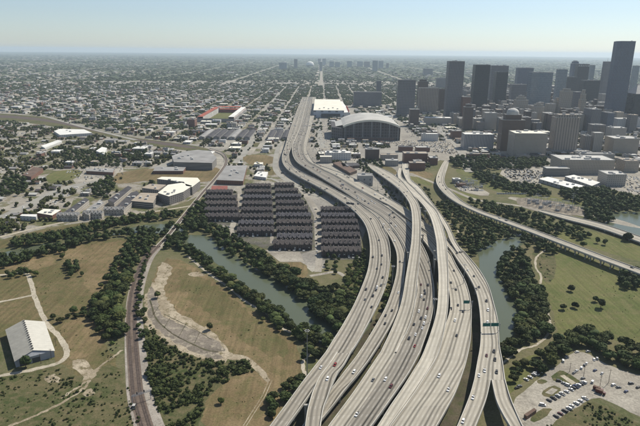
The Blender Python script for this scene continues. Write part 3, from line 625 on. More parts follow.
roadway('N', 'street_viaduct', [(538, 211.5, 541, 210), (566, 219.6, 570, 216.2), (600, 228.5, 604, 224.5), (640, 242.5, 644, 238), (690, 260, 695, 255)],
        [0.8, 3, 4, 4, 4], MT['deck_warm'], 'low bridge behind the street viaduct leading past the small lake', 'street viaducts', every=20, thick=1.2)
make_piers()
# frontage road at grade
FR = [(300, 104), (293, 116), (286, 130), (279, 145), (275.6, 160), (276, 170), (284, 178.5), (300, 188), (318, 196), (338, 205)]
strip('frontage_road', FR, [14, 11], MT['street'], 0.24)
strip('frontage_road', [(270, 178), (284, 184), (296, 190)], 7, MT['street'], 0.22)

# ---------------------------------------------------------------- railway
RW = [(150, 440), (143, 418), (137, 395), (134.5, 370), (132.5, 345), (131.5, 322), (133, 298), (138, 277), (146, 258), (157, 246)]
strip('ballast_bed', [(154, 440), (146.5, 418), (140, 395), (137, 370), (135, 345), (134, 322), (135, 298), (140, 277), (148, 258), (159, 245)], [21, 15], MT['ballast'], 0.16)
strip('track_bed', RW, 10.8, land('track_bed', (0.12, 0.092, 0.074), (0.16, 0.127, 0.104), (0.09, 0.07, 0.055), s3=0.8), 0.21)
tr = empty('railway_track', g(134, 330)); tag(tr, 'twin brown railway tracks curving up the left of the picture', 'railway')
trk = [(150, 440), (143, 418), (137, 395), (134.5, 370), (132.5, 345), (131.5, 322), (133, 298), (138, 277), (146, 258), (157, 245.6)]
def track(pts, off, z, root):
    P = catmull([g(x, y, z) for x, y in pts], 8); o_ = g(134, 330)
    L, R = offset(P, off + 1.5, None, z); L2, R2 = offset(P, off - 1.5, None, z)
    for nm, a, b_, m_, hz in (('sleeper_bed', L, L2, MT['sleeper'], 0), ('sleeper_bed', R2, R, MT['sleeper'], 0)):
        q = MB()
        for i in range(len(P) - 1): q.face([b_[i], b_[i + 1], a[i + 1], a[i]], m_)
        q.build(nm, root, o_)
    for o2 in (off - 0.75, off + 0.75):
        A, B = offset(P, o2 + 0.09, None, z); A2, B2 = offset(P, o2 - 0.09, None, z)
        for a, b_ in ((A, A2), (B2, B)):
            q = MB(); h = Vector((0, 0, 0.16))
            for i in range(len(P) - 1):
                q.face([b_[i] + h, b_[i + 1] + h, a[i + 1] + h, a[i] + h], MT['rail']); q.face([a[i] + h, a[i + 1] + h, a[i + 1], a[i]], MT['rail']); q.face([b_[i], b_[i + 1], b_[i + 1] + h, b_[i] + h], MT['rail'])
            q.build('rail', root, o_)
track(trk, 2.6, 0.24, tr)
roadway('RB', 'railway_bridge', [(155.5, 246.6, 160.5, 246.6), (166, 235.5, 170.5, 235.5), (176.5, 222.5, 181, 222.5), (188, 208.5, 192, 208.5), (200, 194, 203.6, 194), (211.5, 181, 215, 181), (219.5, 171, 223, 171), (223.5, 165, 227, 165), (224.4, 159, 227.5, 159), (220, 154, 222.5, 152.6), (208, 149.6, 209.5, 148)],
        [0.5, 2.5, 3, 2.5, 1.2, 0.9, 0.6, 0.6, 0.6, 0.6, 0.6], MT['ballast'], 'brown railway bridge crossing the bayou and running on to the parking building', 'railway bridges', every=12, thick=0.5)
r_ = ROADS['RB']; q = MB()
for fr in (0.28, 0.72):
    for i in range(len(r_['L']) - 1):
        a = r_['L'][i].lerp(r_['R'][i], fr); b_ = r_['L'][i + 1].lerp(r_['R'][i + 1], fr); u0 = (r_['R'][i] - r_['L'][i]).normalized() * 1.4; u1 = (r_['R'][i + 1] - r_['L'][i + 1]).normalized() * 1.4
        z_ = Vector((0, 0, 0.05)); q.face([a + u0 + z_, b_ + u1 + z_, b_ - u1 + z_, a - u0 + z_], MT['sleeper'])
q.build('sleeper_bed', r_['root'], r_['org'])
# the piers() call came before this one; give the bridge its own trestle bents
for i in range(4, len(r_['C']) - 50, 3):
    c = r_['C'][i]
    if c.z > 1.5:
        q = MB(); ax = (r_['R'][i] - r_['L'][i]).normalized(); q.box(c.x, c.y, r_['W'][i] * 0.9, 1, -0.5, c.z - 0.52, MT['girder'], rz=math.atan2(ax.y, ax.x)); q.build('pier', r_['root'], r_['org'])

def on_road(x, y, m=3.0):
    for k, r in ROADS.items():
        Cn, W = r['C'], r['W']
        for i in range(0, len(Cn), 2):
            if Cn[i].z > 12 and k in ('C', 'F', 'F2'): pass
            dx = Cn[i].x - x; dy = Cn[i].y - y
            if abs(dx) < 40 and abs(dy) < 40 and dx * dx + dy * dy < (W[i] / 2 + m) ** 2: return True
    return False

# ---------------------------------------------------------------- building materials
FA = {
 'granite': facade('facade_grey_granite', (0.17, 0.165, 0.17), (0.035, 0.04, 0.05), 3.2, 3.9, 0.6, 0.5),
 'dark': facade('facade_dark_glass', (0.03, 0.032, 0.038), (0.018, 0.02, 0.026), 3.0, 3.9, 0.8, 0.7, rough=0.25),
 'midglass': facade('facade_grey_glass', (0.14, 0.15, 0.165), (0.05, 0.06, 0.075), 3.0, 3.9, 0.78, 0.62, rough=0.2),
 'paleglass': facade('facade_pale_glass', (0.22, 0.25, 0.27), (0.10, 0.13, 0.15), 3.4, 3.9, 0.8, 0.75, rough=0.06, gspec=1.0),
 'mottled': facade('facade_mottled_glass', (0.16, 0.16, 0.17), (0.045, 0.05, 0.06), 6.5, 3.4, 0.7, 0.65, rough=0.08, gspec=0.9),
 'brown': facade('facade_brown', (0.105, 0.075, 0.06), (0.03, 0.028, 0.03), 4.2, 3.8, 0.5, 0.45),
 'tan': facade('facade_tan_stone', (0.36, 0.315, 0.255), (0.06, 0.056, 0.055), 3.6, 3.7, 0.38, 0.5),
 'resid': facade('facade_tan_flats', (0.33, 0.285, 0.24), (0.04, 0.04, 0.045), 7.0, 3.2, 0.45, 0.6),
 'ribbed': facade('facade_ribbed', (0.38, 0.37, 0.36), (0.10, 0.10, 0.11), 4.4, 60.0, 0.42, 0.9),
 'cream': facade('facade_cream', (0.36, 0.33, 0.285), (0.06, 0.06, 0.065), 4.5, 3.9, 0.35, 0.4),
 'brick': facade('facade_brick', (0.17, 0.082, 0.055), (0.04, 0.04, 0.045), 4.0, 3.5, 0.4, 0.42),
 'white': facade('facade_white', (0.52, 0.51, 0.485), (0.08, 0.085, 0.09), 6.0, 4.5, 0.3, 0.35),
 'shed': facade('facade_shed', (0.30, 0.295, 0.28), (0.07, 0.07, 0.075), 12.0, 9.0, 0.25, 0.4),
 'deckpark': facade('facade_parking_deck', (0.30, 0.285, 0.255), (0.015, 0.015, 0.016), 200.0, 3.3, 0.985, 0.42, rough=0.9),
 'blue': facade('facade_blue_slate', (0.11, 0.13, 0.17), (0.055, 0.065, 0.085), 3.0, 3.9, 0.6, 0.6, rough=0.25),
 'flats': facade('facade_grey_flats', (0.20, 0.185, 0.17), (0.03, 0.03, 0.035), 5.0, 3.2, 0.5, 0.5),
 'town': facade('facade_dark_brick_town', (0.075, 0.058, 0.052), (0.022, 0.022, 0.026), 3.0, 3.1, 0.42, 0.5),
}
RM = {
 'white': mat('roof_white', (0.62, 0.61, 0.57), 0.8, var=0.12, vscale=0.03, coord='World'),
 'pale': mat('roof_pale', (0.43, 0.42, 0.39), 0.85, var=0.18, vscale=0.03, coord='World'),
 'grey': mat('roof_grey', (0.24, 0.235, 0.225), 0.9, var=0.2, vscale=0.04, coord='World'),
 'tan': mat('roof_tan', (0.33, 0.28, 0.22), 0.9, var=0.2, vscale=0.04, coord='World'),
 'dark': mat('roof_dark', (0.055, 0.052, 0.055), 0.85, var=0.3, vscale=0.08, coord='World'),
 'brown': mat('roof_brown', (0.12, 0.08, 0.06), 0.9, var=0.25, vscale=0.08, coord='World'),
 'red': mat('roof_red', (0.20, 0.065, 0.05), 0.85, var=0.2, vscale=0.08, coord='World'),
 'shingle': mat('roof_shingle', (0.052, 0.046, 0.047), 0.95, var=0.35, vscale=0.3, coord='World'),
 'shingle2': mat('roof_shingle_brown', (0.060, 0.052, 0.050), 0.95, var=0.35, vscale=0.3, coord='World'),
 'shingle3': mat('roof_shingle_slate', (0.062, 0.060, 0.068), 0.95, var=0.35, vscale=0.3, coord='World'),
 'cream': mat('roof_cream', (0.66, 0.63, 0.53), 0.8, var=0.08, vscale=0.02, coord='World'),
 'metal': mat('roof_metal', (0.46, 0.45, 0.43), 0.45, metal=0.25, var=0.08, vscale=0.1, coord='World'),
 'unit': mat('rooftop_unit_metal', (0.40, 0.40, 0.39), 0.6),
}
OCC = []          # footprints taken (x0, x1, y0, y1)
def xat(px, py, Y):
    d = FW * FPX + RT * (px - 320) - UP * (py - 213); return d.x * Y / d.y
def rect(xl, xr, yt, yb, depth):
    xm = (xl + xr) / 2; Y = g(xm, yb).y; z = top_z(xm, yt, Vector((0, Y, 0)))
    x0, x1 = xat(xl, yt, Y), xat(xr, yt, Y)
    if x0 > 0: x0 *= (Y + depth) / Y
    if x1 < 0: x1 *= (Y + depth) / Y
    if x1 - x0 < 8: m_ = (x0 + x1) / 2; x0, x1 = m_ - 4, m_ + 4
    return x0, x1, Y, Y + depth, max(z, 3)
def units(root, org, x0, x1, y0, y1, z, n, seed=0, big=1.0):
    r = random.Random(int(x0 * 7 + y0 * 3) + seed)
    for _ in range(n):
        wx, wy = r.uniform(3, 8) * big, r.uniform(3, 7) * big; wx = min(wx, (x1 - x0) * .4); wy = min(wy, (y1 - y0) * .4)
        q = MB(); q.box(r.uniform(x0 + wx, x1 - wx), r.uniform(y0 + wy, y1 - wy), wx, wy, z + 0.02, z + r.uniform(1.5, 3.6) * big, RM['unit'], RM[r.choice(['pale', 'grey'])]); q.build('rooftop_unit', root, org)
def body(root, org, x0, x1, y0, y1, z0, z1, f, rf, parapet=1.0, nm='facade'):
    q = MB(); q.box((x0 + x1) / 2, (y0 + y1) / 2, x1 - x0, y1 - y0, z0, z1, FA[f]); q.f.pop(); q.m.pop(); q.uv.pop(); q.build(nm, root, org)
    q = MB(); W, Dp = x1 - x0, y1 - y0
    q.box((x0 + x1) / 2, (y0 + y1) / 2, W + 0.3, Dp + 0.3, z1 - 0.3, z1, RM[rf], RM[rf])
    if parapet:
        for cx, cy, a, b_ in ((x0, (y0 + y1) / 2, .5, Dp), (x1, (y0 + y1) / 2, .5, Dp), ((x0 + x1) / 2, y0, W - .5, .5), ((x0 + x1) / 2, y1, W - .5, .5)):
            q.box(cx, cy, a, b_, z1, z1 + parapet, RM['pale'] if rf != 'dark' else RM['grey'])
    q.build('roof', root, org)
def bld(name, xl, xr, yt, yb, depth, f, rf, label, cat='building', group=None, nu=2, parapet=1.0, tiers=(), pod=None, share=False):
    x0, x1, y0, y1, z = rect(xl, xr, yt, yb, depth)
    OCC.append((x0 - 6, x1 + 6, y0 - 6, y1 + 6)); org = Vector(((x0 + x1) / 2, (y0 + y1) / 2, 0))
    root = empty(name, org); tag(root, label, cat, group, share=share)
    W, Dp = x1 - x0, y1 - y0; zt = z
    zz = 0.0; fr = [(1.0, 1.0)] if not tiers else tiers       # tiers: (height share, width share)
    for k, (hs, ws) in enumerate(fr):
        a, b_ = W * (1 - ws) / 2, Dp * (1 - ws) / 2; z1 = z * hs
        body(root, org, x0 + a, x1 - a, y0 + b_, y1 - b_, zz, z1, f, rf, parapet); zz = z1
    ws = fr[-1][1]; a, b_ = W * (1 - ws) / 2, Dp * (1 - ws) / 2
    if nu: units(root, org, x0 + a, x1 - a, y0 + b_, y1 - b_, zt, nu, big=1.0 if W < 60 else 1.4)
    if pod:
        q = MB(); q.box(org.x, org.y - 4, W + pod, Dp + 8 + pod, 0, 11, FA['flats' if f != 'tan' else 'tan'], RM['grey']); q.build('podium', root, org)
    return root, org, (x0, x1, y0, y1, z)

# ---------------------------------------------------------------- downtown towers
T = [
 ('office_tower', 447, 465, 61.3, 121, 42, 'granite', 'grey', 'tall plain grey slab tower standing apart on the left of the skyline', 2, (), 10),
 ('office_tower', 473, 490.5, 65, 117, 45, 'dark', 'dark', 'tall near-black tower, second from the left in the skyline', 1, (), 10),
 ('office_tower', 489.5, 509, 65.7, 108, 45, 'granite', 'grey', 'grey tower partly hidden behind a shorter dark one', 2, (), 0),
 ('office_tower', 494.5, 508.5, 72, 113, 36, 'dark', 'dark', 'dark box tower in front of a taller grey tower', 1, (), 8),
 ('residential_tower', 397.5, 416, 80, 116, 26, 'mottled', 'grey', 'mottled grey glass slab at the left end of downtown', 2, (), 6),
 ('residential_tower', 417.8, 428.5, 79.6, 108, 26, 'brown', 'dark', 'narrow dark brown tower with a rounded top near the left end', 0, ((.93, 1), (1.0, .7)), 0),
 ('residential_tower', 418.6, 438.5, 88, 114, 24, 'resid', 'pale', 'broad tan block of flats with columns of windows', 2, (), 6),
 ('office_building', 438.5, 447, 89, 112, 30, 'brown', 'dark', 'short brown building between the flats and the slab tower', 1, (), 0),
 ('office_building', 409, 419.5, 109.5, 126, 30, 'brown', 'grey', 'squat brown glass box near the ballpark plaza', 1, (), 0),
 ('office_building', 461.5, 471, 97, 122, 26, 'brick', 'grey', 'brick building tucked between the slab and the black tower', 1, (), 0),
 ('office_building', 463.5, 474, 104.5, 130, 22, 'brown', 'grey', 'slim brown office block with a stepped top in front of the towers', 1, ((.9, 1), (1.0, .6)), 0),
 ('office_building', 483, 497.5, 113, 130, 34, 'cream', 'pale', 'cream mid-rise with a pale rooftop behind the ribbed building', 2, (), 0),
 ('office_tower', 516, 534, 68, 101, 45, 'blue', 'grey', 'broad blue-grey tower with a flat top right of the dark towers', 2, (), 0),
 ('office_building', 510, 527, 84.5, 107, 34, 'granite', 'grey', 'tan grey block with vertical window strips below the blue tower', 2, (), 0),
 ('office_tower', 529, 553.5, 72.5, 114, 40, 'paleglass', 'grey', 'wide reflective pale glass tower in the middle of the skyline', 2, (), 8),
 ('office_building', 514, 529, 96, 120, 34, 'tan', 'tan', 'old stone building with stepped top left of the glass tower', 1, ((.82, 1), (.93, .7), (1.0, .4)), 0),
 ('office_building', 532.5, 545, 103.5, 128, 30, 'tan', 'tan', 'old stone tower with a small stepped crown behind the courthouse', 0, ((.86, 1), (.95, .75), (1.0, .4)), 0),
 ('office_tower', 556.5, 568, 69.3, 108, 30, 'paleglass', 'pale', 'slender pale glass tower left of the twin-topped dark tower', 1, (), 0),
 ('office_building', 565, 577.5, 77, 104, 40, 'dark', 'dark', 'dark block beside the slender glass tower', 1, (), 0),
 ('office_tower', 571, 580, 60.8, 100, 40, 'blue', 'grey', 'tower with a rounded shoulder poking above its dark neighbour', 0, ((.93, 1), (.98, .8), (1.0, .5)), 0),
 ('office_tower', 575.5, 590, 64.2, 103, 36, 'dark', 'dark', 'dark tower with a crown of square openings', 1, (), 0),
 ('office_tower', 590, 595.5, 65.2, 99, 30, 'paleglass', 'pale', 'thin pale glass tower edging out from behind the dark one', 0, (), 0),
 ('office_building', 580.5, 600.5, 80.5, 110, 50, 'dark', 'dark', 'broad black box left of the tallest tower', 2, (), 0),
 ('office_tower', 603, 611.5, 61.6, 103, 30, 'granite', 'grey', 'grey tower with a small spire, just left of the tallest tower', 0, (), 0),
 ('office_tower', 615.5, 636, 41.2, 125, 46, 'blue', 'grey', 'tallest tower, blue-grey, rising above the horizon at the right', 2, (), 12),
 ('office_tower', 632.5, 640, 65.8, 100, 30, 'paleglass', 'pale', 'pale blue glass tower just behind the tallest one', 0, (), 0),
 ('office_building', 560, 573.5, 89, 122, 28, 'tan', 'tan', 'plain tan stone block right of the reflective glass tower', 1, ((.93, 1), (1.0, .6)), 0),
 ('office_building', 573, 582, 92, 118, 30, 'granite', 'pale', 'pale mid-rise between two old stone blocks', 1, (), 0),
 ('office_building', 580, 588, 90, 122, 26, 'tan', 'tan', 'stepped brown stone building with a pointed top', 0, ((.7, 1), (.87, .75), (1.0, .45)), 0),
 ('office_building', 599.5, 608, 94, 113, 24, 'cream', 'white', 'small pale block with a white top below the grey tower', 0, (), 0),
 ('office_building', 553.5, 561, 98, 121, 24, 'tan', 'tan', 'small ornate stone building beside the plain tan block', 0, ((.85, 1), (1.0, .5)), 0),
 ('office_building', 584, 602, 109.5, 133, 60, 'granite', 'grey', 'wide grey block with white roof lines in front of the black box', 3, (), 0),
 ('office_building', 545, 556, 104, 126, 30, 'tan', 'grey', 'grey-tan block between the stone tower and the courthouse high-rise', 1, (), 0),
 ('office_building', 601, 615, 113, 133, 50, 'blue', 'grey', 'bluish block at the foot of the tallest tower', 2, (), 0),
 ('hotel_tower', 353.5, 382, 92, 107, 30, 'mottled', 'grey', 'broad grey hotel slab beside the convention centre', 3, (), 6),
 ('residential_tower', 376.5, 381.5, 81, 100, 26, 'granite', 'grey', 'slim grey tower rising behind the hotel slab', 0, (), 0),
 ('office_building', 436, 447, 78, 88, 40, 'granite', 'grey', 'lone block far behind the slab tower on the left', 1, (), 0),
 ('office_building', 423, 433, 68.6, 75, 60, 'granite', 'grey', 'isolated block far out in the green suburbs left of downtown', 1, (), 0),
]
TR = {}
for t in T:
    nm, xl, xr, yt, yb, dp, f, rf, lb, nu, tiers, pod = t
    cat = 'skyscraper' if 'tower' in nm else 'office block'
    TR[lb] = bld(nm, xl, xr, yt, yb, dp, f, rf, lb, cat, 'downtown buildings', nu, 1.2, tiers, pod or None)
# lighter end wall strip of the tallest tower, spire, crowns
def at(lb): return [v for k, v in TR.items() if lb in k][0]
r, o, (x0, x1, y0, y1, z) = at('small spire'); q = MB(); q.bar(((x0 + x1) / 2, y0 + 10, z), ((x0 + x1) / 2, y0 + 10, z + 22), .9, MT['steel'], 6, .2); q.build('spire', r, o)
r, o, (x0, x1, y0, y1, z) = at('square openings'); q = MB()
for k in range(6): q.box(x0 + (k + .5) * (x1 - x0) / 6, y0 - .4, (x1 - x0) / 12, 1, z - 12, z - 3, RM['pale'])
q.build('crown', r, o)
r, o, (x0, x1, y0, y1, z) = at('tallest tower, blue'); q = MB(); q.prism([(x0 - 9, y0 + 12), (x0 - .1, y0), (x0 - .1, y1), (x0 - 9, y1 - 6)], 0, z - .4, FA['blue'], RM['grey']); q.build('chamfered_wing', r, o)
# dark angular block cut by the right edge
x0, x1, y0, y1, z = rect(626, 672, 94, 126, 70); o = Vector(((x0 + x1) / 2, y0 + 30, 0)); r = empty('office_building', o); tag(r, 'black block with a sloping grey roof cut off by the right edge', 'office block', 'downtown buildings'); OCC.append((x0, x1, y0, y1))
q = MB(); q.box(o.x, (y0 + y1) / 2, x1 - x0, y1 - y0, 0, z, FA['dark'], RM['dark']); q.build('facade', r, o)
q = MB(); zt = z + 28; q.face([(x0, y0, z + .05), (x1, y0, z + .05), (x1, y1, zt), (x0 + 40, y1, zt)], RM['grey']); q.face([(x0, y0, z + .05), (x0 + 40, y1, zt), (x0, y1, z + .05)], FA['dark']); q.build('roof', r, o)

# ---------------------------------------------------------------- civic quarter in front of downtown
B2 = [
 ('courthouse_annex', 508.5, 548, 133.5, 157, 55, 'tan', 'cream', 'massive tan block with a cream roof beside the domed courthouse', 4, (), 0),
 ('courthouse_tower', 552, 581.5, 115, 154, 34, 'resid', 'tan', 'tall tan courthouse high-rise with notched top and dark window strips', 2, ((.93, 1), (1.0, .8)), 16),
 ('office_building', 580.5, 592, 136, 152, 30, 'flats', 'grey', 'short grey block right of the tan courthouse high-rise', 2, (), 0),
 ('office_building', 591, 604, 133, 152, 22, 'cream', 'pale', 'cream block with rounded corners behind the brick depot', 0, (), 0),
 ('office_building', 605, 640, 138.5, 154, 50, 'tan', 'pale', 'long tan building with many small windows near the right edge', 5, (), 0),
 ('office_building', 606, 627, 128, 141, 40, 'cream', 'pale', 'pale low block behind the long tan building', 4, (), 0),
 ('office_building', 612, 648, 119, 131, 40, 'white', 'pale', 'white low building beneath the black block at the right', 4, (), 0),
 ('office_building', 588, 606, 125, 138, 36, 'flats', 'grey', 'grey block in the middle of the civic quarter', 3, (), 0),
 ('ribbed_building', 461.5, 494.5, 134.5, 149, 40, 'ribbed', 'white', 'white building with bold vertical ribs behind the tree belt', 3, (), 0),
 ('office_building', 497, 516, 118, 132, 30, 'flats', 'grey', 'grey block behind the domed courthouse', 2, (), 0),
 ('depot_building', 550.5, 615.5, 160, 174, 62, 'tan', 'pale', 'huge low brick-coloured building with a cluttered flat roof', 9, (), 0),
 ('depot_building', 616, 640, 161, 172, 40, 'tan', 'tan', 'tan building joined to the huge low one at the right', 4, (), 0),
 ('office_building', 575, 615, 154, 160.5, 26, 'cream', 'grey', 'stepped low block behind the huge low building', 5, (), 0),
 ('parking_garage', 543, 570, 168.5, 176, 20, 'deckpark', 'pale', 'two-level parking deck in front of the huge low building', 0, (), 0),
 ('warehouse', 598, 627, 174.5, 186, 40, 'cream', 'pale', 'pale box building right of the white-roofed sheds', 3, (), 0),
 ('warehouse', 424, 452, 118, 125, 40, 'cream', 'white', 'pale curved-roof hall in the lots left of the towers', 2, (), 0),
 ('warehouse', 421, 438.5, 134, 141, 22, 'white', 'white', 'small white hall among parking lots left of the ribbed building', 2, (), 0),
 ('office_building', 450.5, 462, 131, 138.5, 26, 'brick', 'grey', 'red brick block beside the white hall', 2, (), 0),
 ('office_building', 402.5, 428, 153.5, 163, 28, 'brick', 'tan', 'red-brown building with a tan roof behind the flyovers', 3, (), 0),
 ('office_building', 408.5, 425.5, 163, 170.5, 18, 'brick', 'tan', 'smaller red-brown building in front of its longer twin', 1, (), 0),
 ('warehouse', 428, 438, 158, 165, 26, 'brick', 'pale', 'low wing right of the long red-brown building', 1, (), 0),
 ('warehouse', 398, 413, 147, 152, 22, 'brick', 'dark', 'dark low building at the lots behind the red-brown pair', 1, (), 0),
 ('warehouse', 415, 430, 147.5, 152, 22, 'brick', 'pale', 'low pale-roofed building at the lots behind the red-brown pair', 1, (), 0),
 ('office_building', 365, 379.5, 149.5, 161, 24, 'brown', 'grey', 'dark brown block in front of the ballpark lots', 2, (), 0),
 ('warehouse', 380, 398, 155, 160, 20, 'cream', 'tan', 'long low tan hall right of the dark brown block', 1, (), 0),
 ('warehouse', 385, 398.5, 160.5, 166, 18, 'cream', 'pale', 'short pale hall at the root of the left flyover', 1, (), 0),
 ('warehouse', 357, 373, 176, 186, 26, 'shed', 'grey', 'grey shed between the carriageways and the left flyover', 1, (), 0),
 ('warehouse', 325, 351, 153, 160, 30, 'white', 'white', 'bright white low hall by the freeway curve', 4, (), 0),
 ('warehouse', 320, 332, 157, 163, 20, 'cream', 'cream', 'small cream building just right of the freeway curve', 0, (), 0),
 ('office_building', 187, 197, 119.5, 127, 40, 'brick', 'brown', 'square red brick block left of the football stadium', 2, (), 0),
 ('office_building', 466, 490, 158 - 4, 158, 12, 'brick', 'tan', 'low tan-roofed building between the ribbed building and the trees', 2, (), 0),
]
for t in B2:
    nm, xl, xr, yt, yb, dp, f, rf, lb, nu, tiers, pod = t
    TR[lb] = bld(nm, xl, xr, yt, yb, dp, f, rf, lb, {'parking_garage': 'parking garage', 'warehouse': 'warehouse'}.get(nm, 'building'), 'buildings below the skyline', nu, .8, tiers, pod or None)
# domed courthouse
r, o, (x0, x1, y0, y1, z) = bld('domed_courthouse', 499.5, 526, 115, 151, 36, 'brown', 'grey', 'brown courthouse crowned by a pale dome', 'courthouse', None, 0, 1, ((.86, 1), (1.0, .7)))
q = MB(); cx, cy, R_ = (x0 + x1) / 2, (y0 + y1) / 2, (x1 - x0) * .27
for k in range(16):
    a, b_ = k * math.pi / 8, (k + 1) * math.pi / 8; q.wall((cx + R_ * math.cos(a), cy + R_ * math.sin(a)), (cx + R_ * math.cos(b_), cy + R_ * math.sin(b_)), z, z + 5, RM['pale'])
    for j in range(5):
        e0, e1 = j * math.pi / 10, (j + 1) * math.pi / 10
        f_ = lambda a_, e_: (cx + R_ * math.cos(e_) * math.cos(a_), cy + R_ * math.cos(e_) * math.sin(a_), z + 5 + R_ * .75 * math.sin(e_)); q.face([f_(a, e0), f_(b_, e0), f_(b_, e1), f_(a, e1)], RM['pale'])
q.build('dome', r, o)
# white-roofed long sheds
def slanted(name, pts, h, fm, rf, label, cat, ridge=False, nu=0, group=None):
    """building over a footprint whose roof corners are given in photo pixels"""
    P = [g(x, y, h) for x, y in pts]; o = sum(P, Vector()) / len(P); o.z = 0
    r = empty(name, o); tag(r, label, cat, group); OCC.append((min(p.x for p in P) - 4, max(p.x for p in P) + 4, min(p.y for p in P) - 4, max(p.y for p in P) + 4))
    q = MB(); q.prism([(p.x, p.y) for p in P], 0, h - .02, FA[fm]); q.build('wall', r, o)
    q = MB(); q.prism([(o.x + (p.x - o.x) * 1.01, o.y + (p.y - o.y) * 1.01) for p in P], h, h + .5, RM[rf], RM[rf]); q.build('roof', r, o)
    rr = random.Random(int(o.x)); 
    for _ in range(nu):
        a, b_ = rr.uniform(.15, .85), rr.uniform(.2, .8); p = P[0].lerp(P[1], a).lerp(P[-1].lerp(P[2] if len(P) == 4 else P[-2], a), b_)
        q = MB(); q.box(p.x, p.y, rr.uniform(3, 6), rr.uniform(3, 6), h + .5, h + rr.uniform(2, 3.5), RM['unit'], RM['pale']); q.build('rooftop_unit', r, o)
    return r
slanted('storage_shed', [(539, 179), (548, 177), (584, 186), (577, 190)], 7, 'shed', 'white', 'long white-roofed shed, left one of the slanting pair', 'shed', nu=5)
slanted('storage_shed', [(565, 176.5), (574, 175), (600, 182.5), (592, 186)], 7, 'shed', 'white', 'shorter white-roofed shed, right one of the slanting pair', 'shed', nu=4)
slanted('yard_building', [(333, 163), (340, 161.5), (357, 170.5), (350, 173)], 6, 'brown', 'brown', 'long dark-walled yard building beside the freeway', 'building', nu=2)
slanted('yard_building', [(341, 163), (358, 163), (360, 165.5), (343, 166.5)], 6, 'brown', 'dark', 'dark rear wing of the yard building beside the freeway', 'building', nu=0)
slanted('warehouse', [(216.5, 180), (226, 166), (247, 165.5), (243, 181)], 9, 'brick', 'grey', 'large grey-roofed brick warehouse right of the curving railway', 'warehouse', nu=6)
slanted('warehouse', [(211, 190), (212, 186), (227.5, 186), (227.5, 190)], 9, 'brick', 'red', 'red-roofed building at the back of the townhouses', 'warehouse')
slanted('parking_building', [(172, 156), (184, 151.5), (198, 150), (210, 151), (216.5, 158), (212, 163), (174, 162)], 17, 'deckpark', 'grey', 'grey parking building with a curved back inside the rail curve', 'parking garage', nu=6)
slanted('apartment_block', [(157, 179), (162, 177), (197.5, 178), (200, 181), (192, 187), (186, 186), (184, 182)], 16, 'flats', 'cream', 'rear wing of the apartments with a pale roof and pink end wall', 'apartments', nu=4)
slanted('apartment_block', [(158, 193), (168, 185), (182, 183), (192, 186), (183, 192), (169, 196.5)], 16, 'flats', 'cream', 'front wing of the apartments facing the railway', 'apartments', nu=5)
slanted('apartment_block', [(142, 188), (150, 184), (166, 185), (158, 190)], 14, 'flats', 'tan', 'middle wing of the apartments with a brown roof', 'apartments', nu=2)
slanted('parking_garage', [(131, 201), (141, 193), (158, 193.5), (153, 203)], 10, 'deckpark', 'tan', 'low tan-roofed garage left of the apartments', 'parking garage', nu=3)
slanted('warehouse', [(20, 216), (22, 214.5), (37, 214.5), (36, 217)], 7, 'white', 'white', 'low white building beside the avenue at the left', 'warehouse')
slanted('warehouse', [(37, 213), (44, 209), (61, 210), (52, 215.5)], 7, 'brick', 'cream', 'low building with a cream roof edge next to the white one', 'warehouse', nu=3)
slanted('warehouse', [(153, 171), (156, 167), (186, 167), (183, 171)], 7, 'brick', 'grey', 'low brick shops on the brown field in front of the parking building', 'shops', nu=4)
slanted('church_hall', [(22, 175), (34, 167), (43, 168.5), (31, 177)], 8, 'brick', 'brown', 'red brick hall standing left of the bright green lawn', 'building', nu=1)
slanted('shopping_centre', [(86, 171), (88, 169), (114, 169), (113, 172.5)], 7, 'brick', 'grey', 'long shopping block with a car park along the avenue', 'shops', nu=5)
slanted('warehouse', [(54, 131), (60, 129), (84, 129.5), (92, 133), (60, 135)], 8, 'white', 'white', 'bright white hall below the rail yard', 'warehouse', nu=2)
slanted('warehouse', [(96, 151), (102, 147), (107, 148), (104, 154)], 9, 'white', 'white', 'white gabled building among the trees left of the rail line', 'warehouse')
slanted('warehouse', [(41, 146), (58, 140), (62, 141), (45, 148)], 6, 'white', 'white', 'narrow white shed slanting below the white hall', 'warehouse')
slanted('warehouse', [(254, 176), (258, 171.5), (268, 172), (266, 177.5)], 6, 'white', 'white', 'small white building at the top of the townhouse streets', 'warehouse', nu=3)

# barn
P = {k: g(x, y, z) for k, (x, y, z) in dict(FL=(15, 361, 6.5), BL=(6, 330, 6.5), FR=(54, 350.5, 6.5), BR=(44, 322, 6.5), RF=(33, 350, 10.5), RB=(23.5, 320.5, 10.5)).items()}
o = (P['FL'] + P['BR']) / 2; o.z = 0; r = empty('metal_barn', o); tag(r, 'large metal barn with a gabled roof toned as one shaded and one sunlit slope in the left field', 'barn'); FLs = lambda p: Vector((p.x, p.y, 0))
q = MB(); bw = mat('barn_wall', (0.30, 0.31, 0.33), 0.6, var=.08, vscale=.3)
for a, b_ in (('FL', 'FR'), ('FR', 'BR'), ('BR', 'BL'), ('BL', 'FL')): q.face([FLs(P[a]), FLs(P[b_]), P[b_], P[a]], bw)
q.face([P['FL'], P['FR'], P['RF']], bw); q.face([P['BR'], P['BL'], P['RB']], bw); q.build('wall', r, o)
up = Vector((0, 0, .15)); ex = (P['RF'] - P['RB']).normalized() * 1.0
